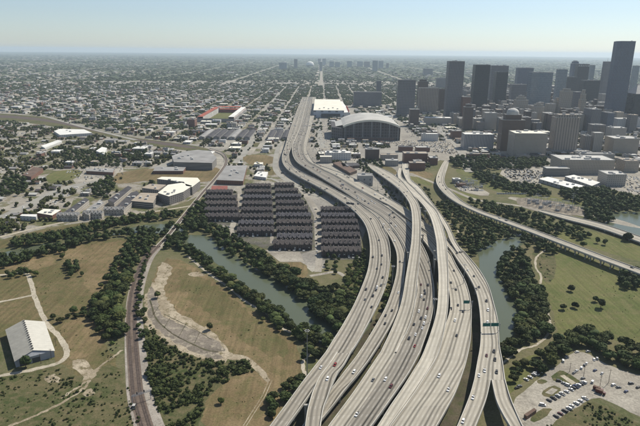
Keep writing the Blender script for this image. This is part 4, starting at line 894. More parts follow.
for nm, a, b_, m_ in (('roof_slope', 'FL', 'BL', mat('barn_roof_painted_shade', (0.27, 0.26, 0.225), .6, var=.12, vscale=.2)), ('roof_slope', 'FR', 'BR', mat('barn_roof_painted_sun', (0.48, 0.46, 0.40), .5, var=.06, vscale=.2))):  # left slope coloured darker as shade, right slope lighter as sunlight
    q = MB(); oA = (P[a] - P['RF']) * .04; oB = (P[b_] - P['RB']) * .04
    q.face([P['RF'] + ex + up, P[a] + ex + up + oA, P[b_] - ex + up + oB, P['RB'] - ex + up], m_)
    for k in range(1, 14):
        t = k / 14; u = P['RF'].lerp(P['RB'], t) + up; v = P[a].lerp(P[b_], t) + up + oA; q.bar(u, v, .08, m_, 4)
    q.build(nm, r, o)
q = MB()
for k in range(14): p = P['RF'].lerp(P['RB'], (k + .5) / 14); q.box(p.x, p.y, 1.1, 1.6, 10.6, 11.5, MT['darksteel'], rz=math.atan2(ex.y, ex.x))
q.build('ridge_vent', r, o)
q = MB(); a, b_ = FLs(P['FL']), FLs(P['FR']); n_ = (b_ - a).normalized().cross(Vector((0, 0, 1))) * .06
for t0, t1 in ((.1, .34), (.42, .62)): q.face([a.lerp(b_, t0) + n_, a.lerp(b_, t1) + n_, a.lerp(b_, t1) + n_ + Vector((0, 0, 4.6)), a.lerp(b_, t0) + n_ + Vector((0, 0, 4.6))], MT['darksteel'])
q.build('door', r, o)

# ---------------------------------------------------------------- ballpark with barrel roof
x0, x1, y0, y1, _ = rect(341, 401, 126, 141, 190); y0 = g(370, 140.5).y; y1 = y0 + 215
zE = top_z(370, 126.5, Vector((0, y0, 0))); zP = top_z(372, 120, Vector((0, y0, 0))); o = Vector(((x0 + x1) / 2, (y0 + y1) / 2, 0)); OCC.append((x0 - 40, x1 + 10, y0 - 6, y1 + 6))
r = empty('ballpark', o); tag(r, 'ballpark with a huge arched pale roof beside the freeway', 'stadium')
bk = facade('ballpark_front', (0.10, 0.095, 0.10), (0.02, 0.022, 0.028), 9.0, 9.0, 0.7, 0.7); brk = facade('ballpark_brick', (0.16, 0.10, 0.08), (0.03, 0.03, 0.035), 6, 5, .4, .5)
NA = 20; arc = [(x0 + (x1 - x0) * k / NA, zE + (zP - zE) * math.sin(math.pi * (k / NA)) ** 0.8) for k in range(NA + 1)]
q = MB()
for (a, za), (b_, zb) in zip(arc, arc[1:]): q.face([(a, y0 + 9, 0), (b_, y0 + 9, 0), (b_, y0 + 9, zb - .6), (a, y0 + 9, za - .6)], bk, [(a, 0), (b_, 0), (b_, zb), (a, za)])
q.wall((x1, y0), (x1, y1), 0, zE, brk); q.wall((x0, y1), (x0, y0), 0, zE, brk); q.wall((x1, y1), (x0, y1), 0, zE, brk); q.build('facade', r, o)
q = MB()
for (a, za), (b_, zb) in zip(arc, arc[1:]):
    q.face([(a, y0 + 4, za), (b_, y0 + 4, zb), (b_, y1, zb), (a, y1, za)], RM['pale']); q.face([(a, y1, 0), (a, y1, za), (b_, y1, zb), (b_, y1, 0)], bk)
for k in range(1, 12):
    y = y0 + 4 + (y1 - y0 - 4) * k / 12
    for (a, za), (b_, zb) in zip(arc, arc[1:]): q.face([(a, y, za + .5), (b_, y, zb + .5), (b_, y + 1.4, zb + .5), (a, y + 1.4, za + .5)], RM['grey'])
q.build('roof', r, o)
q = MB()
for (a, za), (b_, zb) in zip(arc, arc[1:]):
    q.face([(a, y0 + 2, za - 5), (b_, y0 + 2, zb - 5), (b_, y0 + 2, zb + 1), (a, y0 + 2, za + 1)], RM['cream']); q.face([(a, y0 + 2, za + 1), (b_, y0 + 2, zb + 1), (b_, y0 + 9, zb + .8), (a, y0 + 9, za + .8)], RM['cream']); q.face([(a, y0 + 9, za - 4), (a, y0 + 2, za - 4), (b_, y0 + 2, zb - 4), (b_, y0 + 9, zb - 4)][::-1], RM['cream'])
q.build('roof_arch', r, o)
for k in range(7):
    q = MB(); a = x0 + 6 + (x1 - x0 - 12) * k / 6; za = zE + (zP - zE) * math.sin(math.pi * ((a - x0) / (x1 - x0))) ** .85; q.box(a, y0 + 4.5, 3, 3, 0, za - 4.1, RM['grey']); q.build('column', r, o)
q = MB(); q.box((x0 + x1) / 2, y0 + 4, (x1 - x0) * .8, 9, 0, 9, brk, RM['tan']); q.build('concourse', r, o)
q = MB(); q.prism([(x0 - 34, y0 + 40), (x0 - .3, y0 + 6), (x0 - .3, y1 - 30), (x0 - 34, y1 - 30)], 0, zE * .82, bk, RM['dark']); q.build('side_stand', r, o)
q = MB(); q.face([(x0 - .2, y0 + 30, zE + .2), (x0 - .2, y1 - 40, zE + .2), (x0 - 22, y1 - 40, zE - 7), (x0 - 22, y0 + 50, zE - 7)], RM['pale']); q.build('canopy', r, o)

# convention centre
y0 = g(330, 118).y; zt = top_z(330, 110.5, Vector((0, y0, 0))); x0, x1 = xat(313.5, 112, y0), xat(344, 112, y0); y1 = g(330, 99.5, zt).y; o = Vector(((x0 + x1) / 2, (y0 + y1) / 2, 0)); OCC.append((x0 - 10, x1 + 60, y0 - 10, y1 + 6))
r = empty('convention_centre', o); tag(r, 'convention centre with a vast bright cream flat roof', 'convention centre')
cw = facade('convention_wall', (0.40, 0.43, 0.47), (0.09, 0.10, 0.12), 30, 18, .35, .35); q = MB(); q.box(o.x, o.y, x1 - x0, y1 - y0, 0, zt, cw); q.f.pop(); q.m.pop(); q.uv.pop(); q.build('wall', r, o)
q = MB(); q.box(o.x, o.y, x1 - x0 + 1, y1 - y0 + 1, zt, zt + 1, RM['cream'], RM['cream']); q.build('roof', r, o)
q = MB(); q.box(o.x + 8, y0 - 2, (x1 - x0) * .62, 3.6, 3, zt * .6, FA['dark'], RM['grey']); q.build('glass_hall', r, o)
q = MB(); q.prism([(x1 + .3, y0 + 4), (x1 + 26, y0 + 10), (x1 + 12, y1 - 5), (x1 + .3, y1 - 5)], 0, zt * .75, FA['white'], RM['white']); q.build('side_hall', r, o)
for k in range(5):
    q = MB(); q.box(x0 + 25 + k * (x1 - x0 - 50) / 4, y0 + 60 + (k % 2) * 40, 6, 22, zt + 1, zt + 3, RM['unit'], RM['grey']); q.build('skylight', r, o)
for k in range(5):
    q = MB(); q.bar((x1 + 20, y0 + 15 + k * 50, 0), (x1 + 20, y0 + 15 + k * 50, zt * 1.0), 2.6, mat('red_stack', (.35, .05, .04)) if k == 0 else bpy.data.materials['red_stack'], 8); q.build('red_stack', r, o)

# small orange football stadium on the left
P4 = [g(x, y) for x, y in ((196, 122), (236, 121), (238, 112), (204, 113))]
o = sum(P4, Vector()) / 4; x0, x1, y0, y1 = P4[0].x, P4[1].x, P4[0].y, P4[2].y; OCC.append((x0 - 8, x1 + 8, y0 - 8, y1 + 8))
r = empty('football_stadium', o); tag(r, 'open football stadium with orange seats and pale end roofs', 'stadium'); org_ = mat('orange_seats', (.28, .075, .045), .8, var=.2, vscale=.05)
m_ = (x0 + x1) / 2; ym = (y0 + y1) / 2; W, Dp = x1 - x0, y1 - y0
for nm, pts, z0_, z1_, mm in (('stand', [(x0, y0), (x1, y0), (x1 - 25, y0 + 30), (x0 + 25, y0 + 30)], 14, 2, org_), ('stand', [(x1, y1), (x0, y1), (x0 + 25, y1 - 30), (x1 - 25, y1 - 30)], 16, 2, org_), ('stand', [(x0, y1), (x0, y0), (x0 + 25, y0 + 30), (x0 + 25, y1 - 30)], 15, 2, org_), ('stand', [(x1, y0), (x1, y1), (x1 - 25, y1 - 30), (x1 - 25, y0 + 30)], 15, 2, org_)):
    q = MB(); q.face([(pts[0][0], pts[0][1], z0_), (pts[1][0], pts[1][1], z0_), (pts[2][0], pts[2][1], z1_), (pts[3][0], pts[3][1], z1_)], mm); q.wall(pts[0], pts[1], 0, z0_, RM['grey']); q.build(nm, r, o)
q = MB(); q.box(m_, ym, W - 60, Dp - 70, .2, .35, MT['field_green']); q.build('pitch', r, o)
for a in (x0 + 14, x1 - 14):
    q = MB(); q.face([(a - 10, y0 + 8, 20), (a + 12, y0 + 8, 20), (a + 12, y1 - 8, 23), (a - 10, y1 - 8, 23)], RM['white'] if a > m_ else org_); q.box(a - 9.5, ym, .8, Dp - 20, 0, 19.5, RM['pale']); q.box(a + 11.5, ym, .8, Dp - 20, 0, 19.5, RM['pale']); q.build('end_roof', r, o)
q = MB(); q.face([(x0 + 25, y1 - 26, 24), (x1 - 25, y1 - 26, 24), (x1 - 25, y1, 26), (x0 + 25, y1, 26)], org_); q.build('side_roof', r, o)

# long parallel dark sheds either side of the avenue
for k in range(13):
    xa = 201 + k * 7.6; Y0 = g(230, 140).y; X = xat(xa, 140, Y0)
    if 252 < xa < 262: continue
    h = 8; q = MB(); o = Vector((X, Y0 + 90, 0)); r = empty('long_shed', o); tag(r, ordinal(k + 1 if xa < 255 else k - 7) + ' from the left of the parallel long sheds ' + ('left' if xa < 255 else 'right') + ' of the avenue', 'shed', 'parallel long sheds')
    OCC.append((X - 14, X + 14, Y0, Y0 + 185))
    q.box(X, Y0 + 90, 19, 170, 0, h, FA['shed']); q.f.pop(); q.m.pop(); q.uv.pop(); q.build('wall', r, o)
    q = MB(); q.gable(X, Y0 + 90, 170, 19, h, h + 2.5, RM['dark'] if k % 4 else RM['grey'], rz=math.pi / 2); q.build('roof', r, o)

# the distant cluster on the horizon, and the pale dome
for xl, xr, yt, yb, lb in ((279, 287, 62.4, 69, 'wide pale blue block left of the distant tower group'), (294, 297.6, 59, 68, 'lone slim tower far on the horizon above the freeway'), (318, 321, 58.6, 64, 'far tower close to the pale dome'), (319.5, 322.3, 61.5, 71, 'slim pale tower in front of the pale dome'),
                         (322.5, 326, 58.4, 65, 'far twin tower right of the pale dome'), (329.5, 334, 61.2, 67, 'low far block right of the dome'), (335, 340, 61.8, 67, 'second low far block right of the dome'), (347, 352, 60.8, 67, 'square far block in the medical cluster'),
                         (357, 363, 61.2, 66.5, 'broad far block in the medical cluster'), (364, 370, 61.4, 67, 'far block next to the broad one in the medical cluster'), (372.5, 378, 60.3, 71, 'tall pale block at the right of the medical cluster'), (378.5, 383.5, 60.6, 68, 'twin pale block ending the medical cluster'), (386, 389, 63, 68, 'small far block beyond the hotel')):
    bld('office_building', xl, xr, yt, yb, 60, 'paleglass' if xl % 2 else 'granite', 'pale', lb, 'tower block', 'distant buildings near the horizon', 0, 0)
Yd = g(310, 66).y; Xd = xat(310, 63, Yd); q = MB(); o = Vector((Xd, Yd, 0)); Rd = abs(xat(314, 63, Yd) - xat(306, 63, Yd)) / 2
for k in range(20):
    a, b_ = k * math.pi / 10, (k + 1) * math.pi / 10; f_ = lambda a_, e_: (Xd + Rd * math.cos(e_) * math.cos(a_), Yd + Rd * math.cos(e_) * math.sin(a_), 25 + 60 * math.sin(e_))
    q.wall((Xd + Rd * math.cos(a), Yd + Rd * math.sin(a)), (Xd + Rd * math.cos(b_), Yd + Rd * math.sin(b_)), 0, 25, RM['grey'])
    for j in range(4): q.face([f_(a, j * math.pi / 8), f_(b_, j * math.pi / 8), f_(b_, (j + 1) * math.pi / 8), f_(a, (j + 1) * math.pi / 8)], RM['white'])
r = q.build('domed_arena'); tag(r, 'white domed arena near the horizon in the centre', 'arena'); OCC.append((Xd - Rd, Xd + Rd, Yd - Rd, Yd + Rd))

# ---------------------------------------------------------------- townhouses
GARDEN = []
def town_row(xl, xr, y, label, group, dep=20, h=8.0, ridge=3.2, seg=6.2, rm='shingle', fm='town'):
    A, B = g(xl, y), g(xr, y); W = (B - A).length; ax = (B - A).normalized(); rz = math.atan2(ax.y, ax.x); o = (A + B) / 2 + Vector((-ax.y, ax.x, 0)) * dep / 2
    r = empty('townhouse_row', o, rz); tag(r, label, 'townhouses', group); rr = random.Random(int(xl * 13 + y * 7))
    OCC.append((min(A.x, B.x) - 4, max(A.x, B.x) + 4, A.y - 4, A.y + dep + 6))
    rm = rr.choice(['shingle', 'shingle', 'shingle2', 'shingle3']) if rm == 'shingle' else rm
    tr_ = MB(); tr_.box(0, 0, W, dep, 0, h, FA[fm]); tr_.f.pop(); tr_.m.pop(); tr_.uv.pop()
    q = MB(); q.gable(0, 0, W, dep, h, h + ridge, RM[rm]); ch = q
    n_ = max(2, int(W / seg))
    for k in range(n_):
        x = -W / 2 + (k + .5) * W / n_
        # cross gable over each house, front and back
        for sgn in (-1, 1):
            w2 = seg * .34; zz = h + ridge * .55; yb = sgn * (dep / 2 + .15); yi = sgn * dep * .12
            a, b_, c = (x - w2, yb, h - .4), (x + w2, yb, h - .4), (x, yb, h + ridge * .75); d = (x, yi, h + ridge * .75 + .05); 
            q.face([a, c, d] if sgn < 0 else [c, a, d], RM[rm]); q.face([c, b_, d] if sgn < 0 else [b_, c, d], RM[rm]); q.face([a, b_, c] if sgn < 0 else [b_, a, c], RM['tan'] if rr.random() < .18 else FA[fm])
        if rr.random() < .8: ch.box(x + w2 + .8, rr.choice((-1, 1)) * dep * .2, 1, 1, h + ridge * .2, h + ridge + 1.0, RM['tan'])
        if rr.random() < .6: tr_.box(x, -dep / 2 - .5, 2.4, 1, 0, 2.6, RM['pale'])
        if rr.random() < .5: tr_.box(x + rr.uniform(-1, 1), -dep / 2 - .35, 2.0, .7, 3.2, 4.2, RM['cream'])
        if rr.random() < .45: tr_.box(x + rr.uniform(-2, 2), -dep / 2 - 4.5, 3.2, 2.0, .1, 1.5, RM[rr.choice(['white', 'pale', 'dark', 'tan'])])
    q.build('roof', r); tr_.build('wall', r)
    for k in range(int(W / 6)):
        if rr.random() < .62: GARDEN.append((A.x + (B.x - A.x) * (k + rr.random()) * 6 / W, A.y + dep + 5 + rr.uniform(-2, 3), rr.uniform(3.5, 6.5), 0))
    return r
cols = [('left column of townhouse rows', [(206, 212, 232, 196.5), (205, 0, 236, 202.5), (204.5, 0, 237, 208.5), (204.5, 0, 238, 215), (205, 0, 238.5, 221.5)]),
        ('second column of townhouse rows', [(245.5, 0, 270.5, 190), (244, 0, 271, 196), (243, 0, 271.5, 202), (242, 0, 272, 208.5), (241, 0, 272.2, 215), (239.5, 0, 272.8, 222), (238.5, 0, 273.2, 229), (237, 0, 273.5, 236)]),
        ('third column of townhouse rows', [(274.5, 0, 294, 189), (275, 0, 298, 195), (275.3, 0, 301, 201), (275.6, 0, 304, 207.5), (276, 0, 308, 214), (276.2, 0, 311, 221), (276.4, 0, 312.5, 228), (276.6, 0, 312.5, 235.5), (277, 0, 312.5, 243), (273, 0, 312, 250)]),
        ('right column of townhouse rows', [(321, 0, 351.5, 214.5), (321, 0, 354.5, 221), (321.5, 0, 357.5, 227.5), (322, 0, 359, 234.5), (322, 0, 360, 241.5), (321.5, 0, 360.5, 249), (321.5, 0, 361, 257)])]
WN = ['back', 'second from the back', 'third from the back', 'fourth from the back', 'fifth from the back', 'sixth from the back', 'seventh from the back', 'eighth from the back', 'ninth from the back', 'tenth from the back']
for gname, rows in cols:
    for i, (xl, _, xr, y) in enumerate(rows): town_row(xl, xr, y, 'dark gabled townhouse row in the %s, %s' % (gname.split(' of')[0], WN[i] if i < len(rows) - 1 else 'nearest the bayou'), gname)
for i, (xl, xr, y) in enumerate([(57, 78, 221), (83, 102, 219), (104, 124, 215)]):
    town_row(xl, xr, y, ['left', 'middle', 'right'][i] + ' one of three pale gabled house rows beside the grass strip', 'gabled houses by the grass strip', 12, 9, 4, 6, 'grey', 'cream')
for i, (pts, lb) in enumerate([([(63, 213), (85, 198), (89, 200), (69, 216)], 'dark slanting terrace furthest left in the gabled cluster'), ([(82, 213), (100, 200), (104, 203), (89, 215)], 'second slanting terrace of the gabled cluster'),
                              ([(108, 200), (128, 186), (132, 188), (114, 203)], 'dark-roofed slanting terrace right of the trees'), ([(117, 206), (131, 193), (137, 191), (140, 195), (124, 209)], 'slanting terrace next to the low tan garage')]):
    slanted('terrace', pts, 9, 'cream', 'dark' if i != 1 else 'grey', lb, 'townhouses', group='slanting terraces', nu=3)

# ---------------------------------------------------------------- city blocks
CITYP = [(-60, 84), (700, 88), (700, 158), (640, 170), (616, 172), (540, 160), (470, 156), (440, 158), (436, 166), (420, 176), (396, 150), (372, 150), (362, 164), (330, 164), (318, 164), (312, 160), (300, 150), (283, 150), (272, 160), (268, 176), (248, 180), (246, 186), (200, 190), (186, 200), (142, 210), (100, 214), (56, 222), (0, 236), (-60, 250)]
EXC = [[(120, 168), (214, 164), (226, 172), (208, 186), (150, 182), (122, 186)], [(243, 154), (278, 154), (276, 166), (242, 166)], [(44, 169), (84, 169), (82, 182), (46, 184)],
       [(-60, 112), (0, 112), (50, 117), (90, 127), (132, 136), (200, 146), (216, 154), (180, 152), (110, 138), (60, 128), (0, 120), (-60, 120)], [(62, 148), (118, 158), (120, 168), (62, 160)],
       [(380, 141), (450, 141), (462, 158), (450, 162), (402, 152)], [(66, 172), (122, 162), (124, 176), (76, 184)], [(402, 118), (410, 128), (416, 140), (402, 140)], [(92, 182), (114, 178), (116, 188), (106, 202), (92, 196)], [(440, 160), (548, 160), (552, 166), (450, 168)],
       [(60, 212), (84, 197), (92, 198), (108, 198), (130, 186), (142, 190), (128, 210), (60, 222)], [(-40, 180), (26, 180), (26, 198), (-40, 200)]]
STR = [[(0, 219), (30, 205), (59, 191), (90, 182), (122, 176), (150, 170), (176, 160), (186, 153)], [(236, 163), (246, 150), (258, 130), (270, 108), (280, 92)], [(430, 112), (441, 130), (455, 150), (470, 172)], [(392, 96), (396, 122), (400, 145), (403, 160)], [(318, 98), (319, 120), (320, 140), (326, 150), (336, 158), (360, 166)], [(590, 120), (640, 141), (700, 166)], [(-60, 106), (0, 107), (22, 108), (45, 116), (80, 126), (112, 134), (136, 140)], [(300, 104), (293, 116), (286, 130), (279, 145), (275.6, 160), (276, 170)]]
STRW = []
for l_ in STR: STRW += [(p.x, p.y) for p in catmull([g(x, y) for x, y in l_], 24)]
STRC = {}
for x, y in STRW: STRC.setdefault((int(x // 40), int(y // 40)), []).append((x, y))
def near_street(x, y, r):
    k = (int(x // 40), int(y // 40))
    return any((a - x) ** 2 + (b_ - y) ** 2 < r * r for i in (-1, 0, 1) for j in (-1, 0, 1) for a, b_ in STRC.get((k[0] + i, k[1] + j), ()))
def free(x, y, pad=0, streets=14):
    if y < 600: return False
    px, py = proj(x, y)
    if not (-50 < px < 690) or not inpoly(px, py, CITYP): return False
    for e in EXC:
        if inpoly(px, py, e): return False
    for a, b_, c, d in OCC:
        if a - pad < x < b_ + pad and c - pad < y < d + pad: return False
    if near_street(x, y, streets + pad): return False
    return not on_road(x, y, 8 + pad)
def zone(px, py):
    if px < 135: return 'beyond the rail yard' if py < 117 else ('below the rail yard' if py < 150 else ('behind the left avenue' if py < 172 else 'along the left avenue'))
    if px < 262: return 'beyond the football stadium' if py < 110 else ('around the football stadium' if py < 134 else 'near the parking building')
    if px < 305: return 'left of the freeway'
    if px < 404: return 'beyond the convention centre' if py < 104 else ('below the ballpark' if py > 138 else 'beside the ballpark')
    if px < 465: return 'left of the slab tower' if py < 128 else 'in the lots before downtown'
    return 'among the downtown towers' if py < 128 else 'in the civic quarter'
bl = MB(); ROOFS = ['white', 'pale', 'pale', 'grey', 'tan', 'dark', 'brown', 'cream', 'metal', 'grey']
WALLS = ['cream', 'flats', 'shed', 'brick', 'tan', 'white']; BC = []; CT = []; CC = []
rc = random.Random(77)
GR_B = MT['field_green']; PITCH_ = 96.0
def add_tree(x, y, h, cl): CT.append((x, y, h, cl))
for jy in range(0, 42):
    Y = 700 + jy * PITCH_
    halfw = Y * 0.66
    for jx in range(-int(halfw / PITCH_) - 1, int(halfw / PITCH_) + 2):
        X = 20 + jx * PITCH_
        cx, cy = X + 48, Y + 48
        if not (free(cx, cy, 0, 0) or free(cx - 25, cy - 25, 0, 0) or free(cx + 25, cy + 25, 0, 0) or free(cx + 25, cy - 25, 0, 0)): continue
        px, py = proj(cx, cy); dt = px > 455 and py < 132 and py > 92
        B_ = 39.0; kind = rc.random(); leafy = (0.5 + 0.5 * math.sin(cx * .0021 + 1) * math.sin(cy * .0017 + 2)) ; ind = not dt
        grd = MT['lot'] if kind < .38 else (MT['city'] if kind < .62 else (MT['scrub_ground'] if kind < .86 else MT['field_olive']))
        if all(free(cx + a * 30, cy + b_ * 30, 0, 2) for a in (-1, 1) for b_ in (-1, 1)):
            bl.face([(cx - B_, cy - B_, .1), (cx + B_, cy - B_, .1), (cx + B_, cy + B_, .1), (cx - B_, cy + B_, .1)], grd)
        # lots
        lots = []
        def split(x0, y0, x1, y1, d):
            w_, h_ = x1 - x0, y1 - y0
            mx_ = 46 if dt else (66 if kind < .3 else 36)
            if d > 3 or (w_ < mx_ and h_ < mx_) and rc.random() < .8: lots.append((x0, y0, x1, y1)); return
            t = rc.uniform(.35, .65)
            if w_ > h_: split(x0, y0, x0 + w_ * t, y1, d + 1); split(x0 + w_ * t, y0, x1, y1, d + 1)
            else: split(x0, y0, x1, y0 + h_ * t, d + 1); split(x0, y0 + h_ * t, x1, y1, d + 1)
        house = (px < 60 and py > 160) or leafy > .72 and not dt
        split(cx - B_, cy - B_, cx + B_, cy + B_, 0)
        for (x0, y0, x1, y1) in lots:
            mx_, my_ = (x0 + x1) / 2, (y0 + y1) / 2; w_, h_ = x1 - x0, y1 - y0
            if not free(mx_, my_, max(w_, h_) * .12, 12): 
                if rc.random() < .8 and free(mx_, my_, 0, 6): add_tree(mx_, my_, rc.uniform(6, 10), .5)
                continue
            u = rc.random(); pb = .95 if dt else max(.2, .62 - .00022 * max(0, my_ - 2600) - .25 * leafy)
            if u < pb:
                w2, h2 = w_ * rc.uniform(.55, .9), h_ * rc.uniform(.5, .88)
                if dt: z = rc.choice([14, 22, 30, 38, 48, 60])
                elif house: z = rc.uniform(4, 7); w2 = min(w2, 17); h2 = min(h2, 13)
                else: z = rc.choice([5, 6, 7, 8, 9, 9, 11]) if rc.random() < .985 or my_ < 1700 else rc.uniform(14, 20)
                f = rc.choice(['tan', 'flats', 'cream', 'granite', 'brown'] if dt else WALLS)
                rf = rc.choice(['pale', 'grey', 'tan', 'grey'] if dt else (['shingle', 'grey', 'brown', 'dark', 'pale'] if house else ROOFS))
                BC.append((w2 * z / my_ / my_ + w2 * h2 * .3 / my_ ** 2.4, mx_, my_, w2, h2, z, f, rf, 'house' if house else ('building' if dt or z > 12 else 'warehouse'), px, py))
                if house or rc.random() < .5:
                    for _ in range(rc.randint(1, 3)): add_tree(rc.uniform(x0, x1), y0 + rc.uniform(0, 3), rc.uniform(5, 10), 0)
            elif u < pb + .13:
                n_ = int(w_ * h_ / 60)
                for _ in range(min(n_, 22)):
                    if my_ < 2600 and rc.random() < .75: CC.append((x0 + rc.randint(0, max(1, int(w_ / 3))) * 3, y0 + rc.randint(0, max(1, int(h_ / 9))) * 9, rc.randint(0, 3), math.pi / 2))
            else:
                for _ in range(rc.randint(4, 10)): add_tree(rc.uniform(x0, x1), rc.uniform(y0, y1), rc.uniform(6, 11), 1)
        if rc.random() < (.35 + .5 * leafy):
            yy = cy - B_ - 3
            for k in range(int(B_ / 5)):
                if rc.random() < .6: xx = cx - B_ + k * 11; (free(xx, yy, 1) and add_tree(xx, yy, rc.uniform(5, 9), 0))
for _ in range(9000):
    px, py = rc.uniform(-30, 320), 140 + rc.random() ** 1.3 * 95; p = g(px, py)
    if math.sin(p.x * .013 + 1) + math.sin(p.y * .011) + math.sin(p.x * .03 - p.y * .025) > rc.uniform(-.2, 2.4) and free(p.x, p.y, 2, 11): add_tree(p.x, p.y, rc.uniform(5, 10), 0)
CT += GARDEN
for gx, (xl, xr, y0_, y1_) in enumerate(((206, 237, 192, 222), (240, 272, 188, 236), (276, 310, 188, 250), (322, 358, 212, 257))):
    for _ in range(40):
        p = g(rc.uniform(xl, xr), rc.uniform(y0_, y1_))
        if not any(a - -3 < p.x < b_ - 3 and c + 2 < p.y < d - 4 for a, b_, c, d in OCC): CT.append((p.x, p.y, rc.uniform(3.5, 6.5), 0))
b_ = bl.build('city_blocks'); b_['kind'] = 'structure'
BC.sort(reverse=True)
CW = {'white': 'white', 'pale': 'pale', 'grey': 'grey', 'tan': 'tan', 'dark': 'dark', 'brown': 'brown', 'cream': 'cream', 'metal': 'light metal', 'shingle': 'dark shingle', 'red': 'red'}
WW = {'cream': 'cream', 'flats': 'grey', 'shed': 'grey', 'brick': 'brick', 'tan': 'tan', 'white': 'white', 'granite': 'stone', 'brown': 'brown'}
NB = 300
def city_building(bk, x, y, w_, h_, z, f, rf, kind, detail):
    if kind == 'house': bk[0].box(x, y, w_, h_, 0, z * .6, FA[f]); bk[1].gable(x, y, w_, h_, z * .6, z * .6 + 2.5, RM[rf], wm=FA[f])
    else:
        bk[0].box(x, y, w_, h_, 0, z, FA[f]); bk[0].f.pop(); bk[0].m.pop(); bk[0].uv.pop(); bk[1].box(x, y, w_ + .2, h_ + .2, z - .3, z + .3, RM[rf], RM[rf])
        r_ = random.Random(int(x * 3 + y))
        for _ in range(detail): bk[1].box(x + r_.uniform(-.35, .35) * w_, y + r_.uniform(-.35, .35) * h_, r_.uniform(2, 5), r_.uniform(2, 5), z + .3, z + r_.uniform(1.2, 2.8), RM['unit'], RM[r_.choice(['pale', 'grey', 'dark'])])
for t in BC[:NB]:
    _, x, y, w_, h_, z, f, rf, kind, px, py = t; o = empty(kind if kind != 'building' else 'city_building', (x, y, 0))
    tag(o, '%s %s-roofed %s %s' % (WW[f], CW[rf], kind if z < 13 or kind != 'building' else 'block', zone(px, py)), kind, 'low buildings ' + zone(px, py))
    a, c = MB(), MB(); city_building((a, c), x, y, w_, h_, z, f, rf, kind, 0 if kind == 'house' else 3); a.build('wall', o, (x, y, 0)); c.build('roof', o, (x, y, 0))
a = MB(); 
for t in BC[NB:]: city_building((a, a), *t[1:9], 1 if t[2] < 2500 and t[8] != 'house' else 0)
o = a.build('distant_buildings'); o['kind'] = 'stuff'; print('CITY', len(BC), len(CT), len(CC))

# ---------------------------------------------------------------- trees
def leafmat(name, a, b, ov=0.3):
    m = mat(name, a, 0.8, 0.15, col2=b, vscale=0.9, detail=6, objvar=ov, coord='World', bump=0.9); return m
MT['leaf_dark'] = leafmat('leaf_dark', (0.018, 0.028, 0.009), (0.062, 0.078, 0.025))
MT['leaf_mid'] = leafmat('leaf_mid', (0.028, 0.042, 0.012), (0.092, 0.110, 0.034))
MT['leaf_bright'] = leafmat('leaf_bright', (0.045, 0.066, 0.015), (0.110, 0.135, 0.036))
MT['leaf_far'] = mat('leaf_far', (0.026, 0.038, 0.017), 0.9, 0.1, col2=(0.07, 0.085, 0.035), vscale=0.03, coord='World', detail=6)

def ico(sub):
    bm = bmesh.new(); bmesh.ops.create_icosphere(bm, subdivisions=sub, radius=1.0)
    V = np.array([v.co[:] for v in bm.verts]); F = np.array([[v.index for v in f.verts] for f in bm.faces]); bm.free(); return V, F
ICO = {k: ico(k) for k in (1, 2, 3)}
def crown_arrays(seed, lobes=7, leaves=420, sub=2, flat=0.75, spread=0.55, ls=0.10, rough=0.05):
    """unit crown (radius about 1, bottom at 0): lumpy lobes wrapped in loose leaf clusters"""
    r = np.random.RandomState(seed); Vs, Fs = [], []; nb = 0; cs = []
    for i in range(lobes):
        a = r.uniform(0, 2 * math.pi); d = spread * math.sqrt(r.uniform(0, 1)) if i else 0
        rad = r.uniform(0.36, 0.6) if i else 0.62
        c = np.array([d * math.cos(a), d * math.sin(a), r.uniform(0.45, 1.05) * (1.15 - 0.5 * d)])
        V, F = ICO[sub]
        k = r.uniform(0, 6, (4, 3)) * 1.0; kk = r.normal(0, 2.6, (4, 3))
        disp = sum(0.13 * np.sin(V @ kk[j] + k[j, 0]) for j in range(4)) + r.normal(0, rough, len(V))
        P = V * (rad * (1 + disp))[:, None]; P[:, 2] *= flat
        Vs.append(P + c); Fs.append(F + nb); nb += len(V); cs.append((c, rad))
    V = np.vstack(Vs); F = np.vstack(Fs)
    if leaves:
        q = []
        for i in range(leaves):
            c, rad = cs[r.randint(lobes)]; n = r.normal(0, 1, 3); n[2] = abs(n[2]) * 1.1 - 0.25; n /= np.linalg.norm(n)
            p = c + n * rad * r.uniform(0.9, 1.22) * np.array([1, 1, flat]); t = r.normal(0, 1, 3) + n * 0.4; t /= np.linalg.norm(t)
            u = np.cross(t, r.normal(0, 1, 3)); u /= np.linalg.norm(u); w_ = np.cross(t, u); s_ = ls * r.uniform(0.6, 1.5)
            q += [p + u * s_, p + w_ * s_ * 0.8, p - u * s_, p - w_ * s_ * 0.8]
        V = np.vstack([V, np.array(q)])
        lq = np.arange(leaves * 4).reshape(-1, 4) + nb
        F = np.vstack([F, lq[:, [0, 1, 2]], lq[:, [0, 2, 3]]])
    V[:, 2] -= V[:, 2].min(); return V, F
def tri_mesh(name, V, F, mats, mi=None, smooth=False):
    me = bpy.data.meshes.new(name); me.vertices.add(len(V)); me.vertices.foreach_set('co', V.astype(np.float32).ravel())
    me.loops.add(F.size); me.loops.foreach_set('vertex_index', F.astype(np.int32).ravel())
    me.polygons.add(len(F)); me.polygons.foreach_set('loop_start', np.arange(0, F.size, 3, dtype=np.int32)); me.polygons.foreach_set('loop_total', np.full(len(F), 3, dtype=np.int32))
    for m in mats: me.materials.append(m)
    if mi is not None: me.polygons.foreach_set('material_index', mi.astype(np.int32))
    me.update(calc_edges=True); me.validate(); return me
